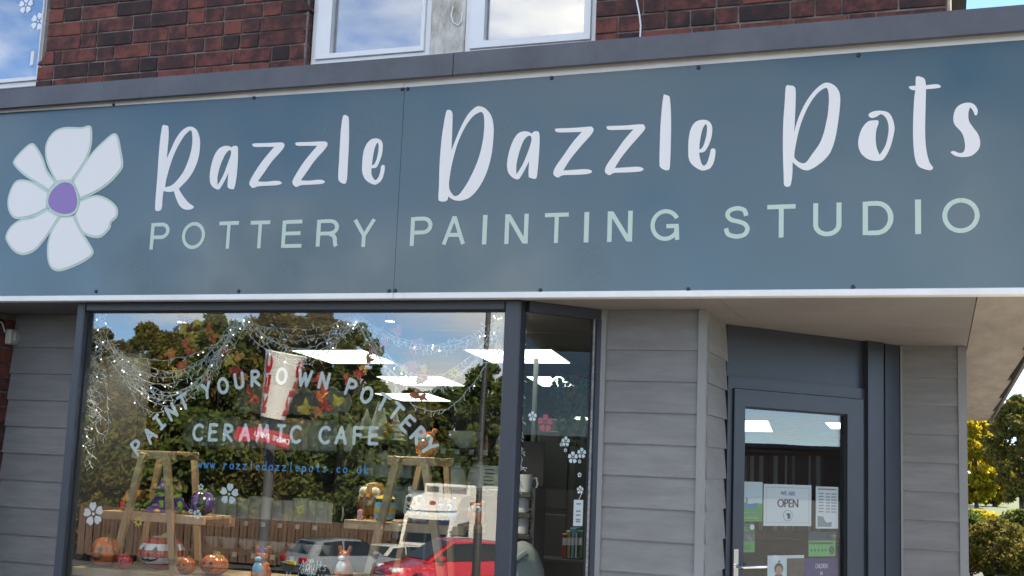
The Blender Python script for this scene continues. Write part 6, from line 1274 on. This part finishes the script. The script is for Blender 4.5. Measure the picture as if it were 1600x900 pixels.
# ------------------------------------------------------------------ vehicles
M_tyre = mat('tyre_rubber', (.015, .015, .016), .85); M_rim = mat('alloy_rim', (.45, .45, .46), .3, metal=1.0); M_carglass = mat('car_glass', (.012, .016, .018), .06, spec=.8); M_tail = mat('tail_lamp', (.30, .01, .015), .15); M_head = mat('head_lamp', (.7, .72, .75), .08, spec=.8); M_plast = mat('black_trim_plastic', (.02, .02, .022), .6); M_plate = mat('yellow_plate', (.62, .48, .06), .5)
def car(label, loc, rz, paint, L_=4.0, W=1.74, H=1.48, estate=False):
    o = empty('parked_car', label, 'car', loc, 'vehicles across the road', rz); hw = W / 2
    # lower body: side profile stations x (front +x), z of shoulder, half width
    st = [(-.50, .62, .60, .74), (-.485, .38, .86, .90), (-.40, .26, .95, .97), (-.15, .22, .93, 1.0), (.12, .22, .91, 1.0), (.26, .24, .86, .98), (.40, .28, .76, .93), (.475, .36, .66, .82), (.50, .48, .58, .66)]
    mb = MB(); vs = []
    for x, zb_, zt_, w in st:
        X = x * L_; w *= hw
        for y, z in ((-w * .86, zb_), (-w, zb_ + .15 * (zt_ - zb_) + .02), (-w * 1.0, zb_ + .6 * (zt_ - zb_)), (-w * .93, zt_), (-w * .4, zt_ + .045), (w * .4, zt_ + .045), (w * .93, zt_), (w, zb_ + .6 * (zt_ - zb_)), (w, zb_ + .15 * (zt_ - zb_) + .02), (w * .86, zb_)): vs.append((X, y, z * H / 1.48))
    n_ = 10; fs = [tuple(range(n_)), tuple((len(st) - 1) * n_ + i for i in range(n_))[::-1]]
    for a in range(len(st) - 1): fs += [(a * n_ + i, a * n_ + (i + 1) % n_, (a + 1) * n_ + (i + 1) % n_, (a + 1) * n_ + i) for i in range(n_)]
    mb.add(vs, fs); b_ = mb.build('body', paint, o, smooth=True)
    rx = -.47 if estate else -.45
    gh = [(rx * L_, .94, .90), ((rx + .10) * L_, 1.40, .74), (-.12 * L_, 1.48, .76), (.04 * L_, 1.45, .74), (.265 * L_, .90, .90)]
    mb = MB(); vs = []
    for x, zt_, w in gh:
        s_ = H / 1.48; zb_ = .88 * s_; zt2 = max(zt_ * s_, zb_ + .01); ww = w * hw; lower = .92 * hw
        for y, z in ((-lower, zb_), (-ww, zt2 - .03), (-ww * .8, zt2), (ww * .8, zt2), (ww, zt2 - .03), (lower, zb_)): vs.append((x, y, z))
    n_ = 6; fs = [tuple(range(n_)), tuple((len(gh) - 1) * n_ + i for i in range(n_))[::-1]]
    for a in range(len(gh) - 1): fs += [(a * n_ + i, a * n_ + (i + 1) % n_, (a + 1) * n_ + (i + 1) % n_, (a + 1) * n_ + i) for i in range(n_)]
    mb.add(vs, fs); mb.build('cabin', paint, o, smooth=True)
    s_ = H / 1.48
    def pane(nm, q, lift): mb = MB(); mb.add([Vector(p) + Vector(lift) for p in q], [(0, 1, 2, 3)]); return mb.build(nm, M_carglass, o)
    pane('windscreen', [(.248 * L_, -.80 * hw, .945 * s_), (.248 * L_, .80 * hw, .945 * s_), (.058 * L_, .62 * hw, 1.415 * s_), (.058 * L_, -.62 * hw, 1.415 * s_)], (.012, 0, .014))
    pane('rear_window', [((rx + .012) * L_, -.72 * hw, 1.0 * s_), ((rx + .012) * L_, .72 * hw, 1.0 * s_), ((rx + .092) * L_, .58 * hw, 1.36 * s_), ((rx + .092) * L_, -.58 * hw, 1.36 * s_)], (-.014, 0, .006))
    for q in (-1, 1):
        pane('side_window', [(-.10 * L_, q * .925 * hw, .93 * s_), (.215 * L_, q * .925 * hw, .93 * s_), (.06 * L_, q * .79 * hw, 1.37 * s_), (-.10 * L_, q * .795 * hw, 1.40 * s_)], (0, q * .016, .004))
        pane('side_window', [(-.36 * L_, q * .925 * hw, .95 * s_), (-.12 * L_, q * .925 * hw, .93 * s_), (-.12 * L_, q * .795 * hw, 1.40 * s_), (-.30 * L_, q * .79 * hw, 1.36 * s_)], (0, q * .016, .004))
        mb = MB(); mb.bbox(.13 * L_, .18 * L_, q * hw * 1.04 - .09, q * hw * 1.04 + .09, .93 * s_, 1.06 * s_, .03); mb.build('wing_mirror', paint, o)
        mb = MB(); mb.bbox(.40 * L_, .485 * L_, q * .66 * hw - .16, q * .66 * hw + .13, .62 * s_, .76 * s_, .04); mb.build('headlight', M_head, o)
        mb = MB(); mb.bbox(-.503 * L_, -.455 * L_, q * .70 * hw - .16, q * .70 * hw + .15, .68 * s_, .90 * s_, .03); mb.build('tail_light', M_tail, o)
        for x in (-.31, .31):
            we = bpy.data.objects.new('wheel', None); COL.objects.link(we); we.parent = o
            T = Matrix.Translation((x * L_, q * (hw - .10), .31)) @ Matrix.Rotation(math.pi / 2, 4, 'X'); mb = MB(); mb.T = T; mb.lathe([(.20, -.1), (.29, -.1), (.31, -.07), (.31, .07), (.29, .1), (.20, .1)], n=20); mb.build('tyre', M_tyre, we, True)
            mb = MB(); mb.T = T; mb.lathe([(.205, -.09), (.205, .09), (.06, .06), (.02, .07)], n=14); mb.build('rim', M_rim, we)
    mb = MB(); mb.bbox(.44 * L_, .512 * L_, -.55 * hw, .55 * hw, .36 * s_, .52 * s_, .02); mb.build('grille', M_plast, o)
    mb = MB(); mb.bbox(-.512 * L_, -.47 * L_, -.28, .28, .62 * s_, .74 * s_, .01); mb.build('number_plate', M_plate, o)
    return o
def paint(nm, c, metal=.0): return mat(nm, c, .28, metal=metal, coat=1.0)
def ground_at(px, depth): P_ = across(px, 850, depth); return Vector((P_.x, P_.y, gz(P_.y) - .13))
PI = math.pi
car('silver hatchback seen from behind in the window reflection', ground_at(540, 40), -PI / 2 + .55, paint('silver_paint', (.36, .38, .40), .5))
car('bright red car facing the shop in the window reflection', ground_at(704, 32), PI / 2 + .75, paint('red_paint', (.52, .012, .03)), 4.0, 1.74, 1.42)
car('white hatchback parked behind the silver one', ground_at(600, 47), PI / 2 + .3, paint('white_paint', (.62, .62, .62)))
car('blue car beside the left window jamb in the reflection', ground_at(172, 52), .5, paint('blue_paint', (.01, .035, .09)))
# refrigerated lorry
tp = ground_at(698, 50); tk = empty('box_lorry', 'white refrigerated box lorry facing the shop in the reflection', 'lorry', tp, 'vehicles across the road', PI / 2 + .12)
M_lw = mat('lorry_white', (.74, .73, .71), .35, noise=(2, .06)); M_lg = mat('lorry_grey', (.10, .10, .105), .6)
def tb(nm, m_, *a, c=.03, par=None): mb = MB(); mb.bbox(*a, c); return mb.build(nm, m_, par or tk)
tb('box_body', M_lw, -7.6, -.35, -1.26, 1.26, 1.05, 3.85, c=.05); tb('chassis', M_lg, -7.4, 1.6, -.5, .5, .6, .95)
cabp = [(1.85, .55), (1.9, 1.3), (1.84, 1.62), (1.55, 2.75), (1.2, 2.95), (0, 2.95), (0, .55)]
mb = MB(); n_ = len(cabp); mb.add([(x, -1.2, z) for x, z in cabp] + [(x, 1.2, z) for x, z in cabp], [tuple(range(n_)), tuple(range(n_, 2 * n_))[::-1]] + [(i, (i + 1) % n_, n_ + (i + 1) % n_, n_ + i) for i in range(n_)]); mb.build('cab', M_lw, tk)
mb = MB(); mb.add([(1.845, -1.05, 1.70), (1.845, 1.05, 1.70), (1.585, 1.0, 2.62), (1.585, -1.0, 2.62)], [(0, 1, 2, 3)]); mb.v = [(x + .02, y, z + .004) for x, y, z in mb.v]; mb.build('windscreen', M_carglass, tk)
for q in (-1, 1):
    mb = MB(); mb.add([(.35, q * 1.212, 1.7), (1.45, q * 1.212, 1.7), (1.3, q * 1.212, 2.45), (.35, q * 1.212, 2.5)], [(0, 1, 2, 3)]); mb.build('side_window', M_carglass, tk)
    tb('mirror', M_lg, 1.75, 1.9, q * 1.42 - .12, q * 1.42 + .12, 1.75, 2.4); tb('mirror_arm', M_lw, 1.78, 1.84, min(q * 1.2, q * 1.34), max(q * 1.2, q * 1.34), 2.3, 2.36, c=.01)
    tb('headlight', M_head, 1.84, 1.93, q * .9 - .2, q * .9 + .2, .8, 1.02)
    for x in (1.0, -5.6):
        we = bpy.data.objects.new('wheel', None); COL.objects.link(we); we.parent = tk; T = Matrix.Translation((x, q * 1.05, .48)) @ Matrix.Rotation(PI / 2, 4, 'X'); mb = MB(); mb.T = T; mb.lathe([(.28, -.14), (.46, -.14), (.48, -.1), (.48, .1), (.46, .14), (.28, .14)], n=20); mb.build('tyre', M_tyre, we, True); mb = MB(); mb.T = T; mb.lathe([(.285, -.12), (.285, .12), (.08, .1), (.02, .12)], n=14); mb.build('rim', M_rim, we)
tb('grille', M_lg, 1.88, 1.93, -.85, .85, 1.08, 1.5, c=.015); tb('bumper', M_lw, 1.7, 1.98, -1.2, 1.2, .4, .76, c=.05)
mb = MB(); dp_ = [(1.35, 2.96), (1.0, 3.45), (.2, 3.6), (.2, 2.96)]; mb.add([(x, -1.12, z) for x, z in dp_] + [(x, 1.12, z) for x, z in dp_], [(0, 1, 2, 3), (7, 6, 5, 4), (0, 1, 5, 4), (1, 2, 6, 5), (2, 3, 7, 6), (3, 0, 4, 7)]); mb.build('wind_deflector', M_lw, tk)
fu = tb('fridge_unit', M_lw, -.35, .25, -1.1, 1.1, 3.25, 4.0, c=.05)
for i in range(12): tb('vent_slat', M_lg, .25, .27, -.95 + .1 * i, -.95 + .1 * i + .06, 3.62, 3.9, c=.004, par=fu)
tb('display_panel', M_lg, .25, .27, .4, .95, 3.66, 3.88, c=.004, par=fu)
mb = MB(); mb.ball((1.2, .1, 3.26), .02, .16, .09, 10, 6); mb.build('poppy_badge', M_tail, tk)
# ------------------------------------------------------------------ big structure checks end here
for o in list(bpy.data.objects):
    if o.name.startswith('shop_wall'): pass
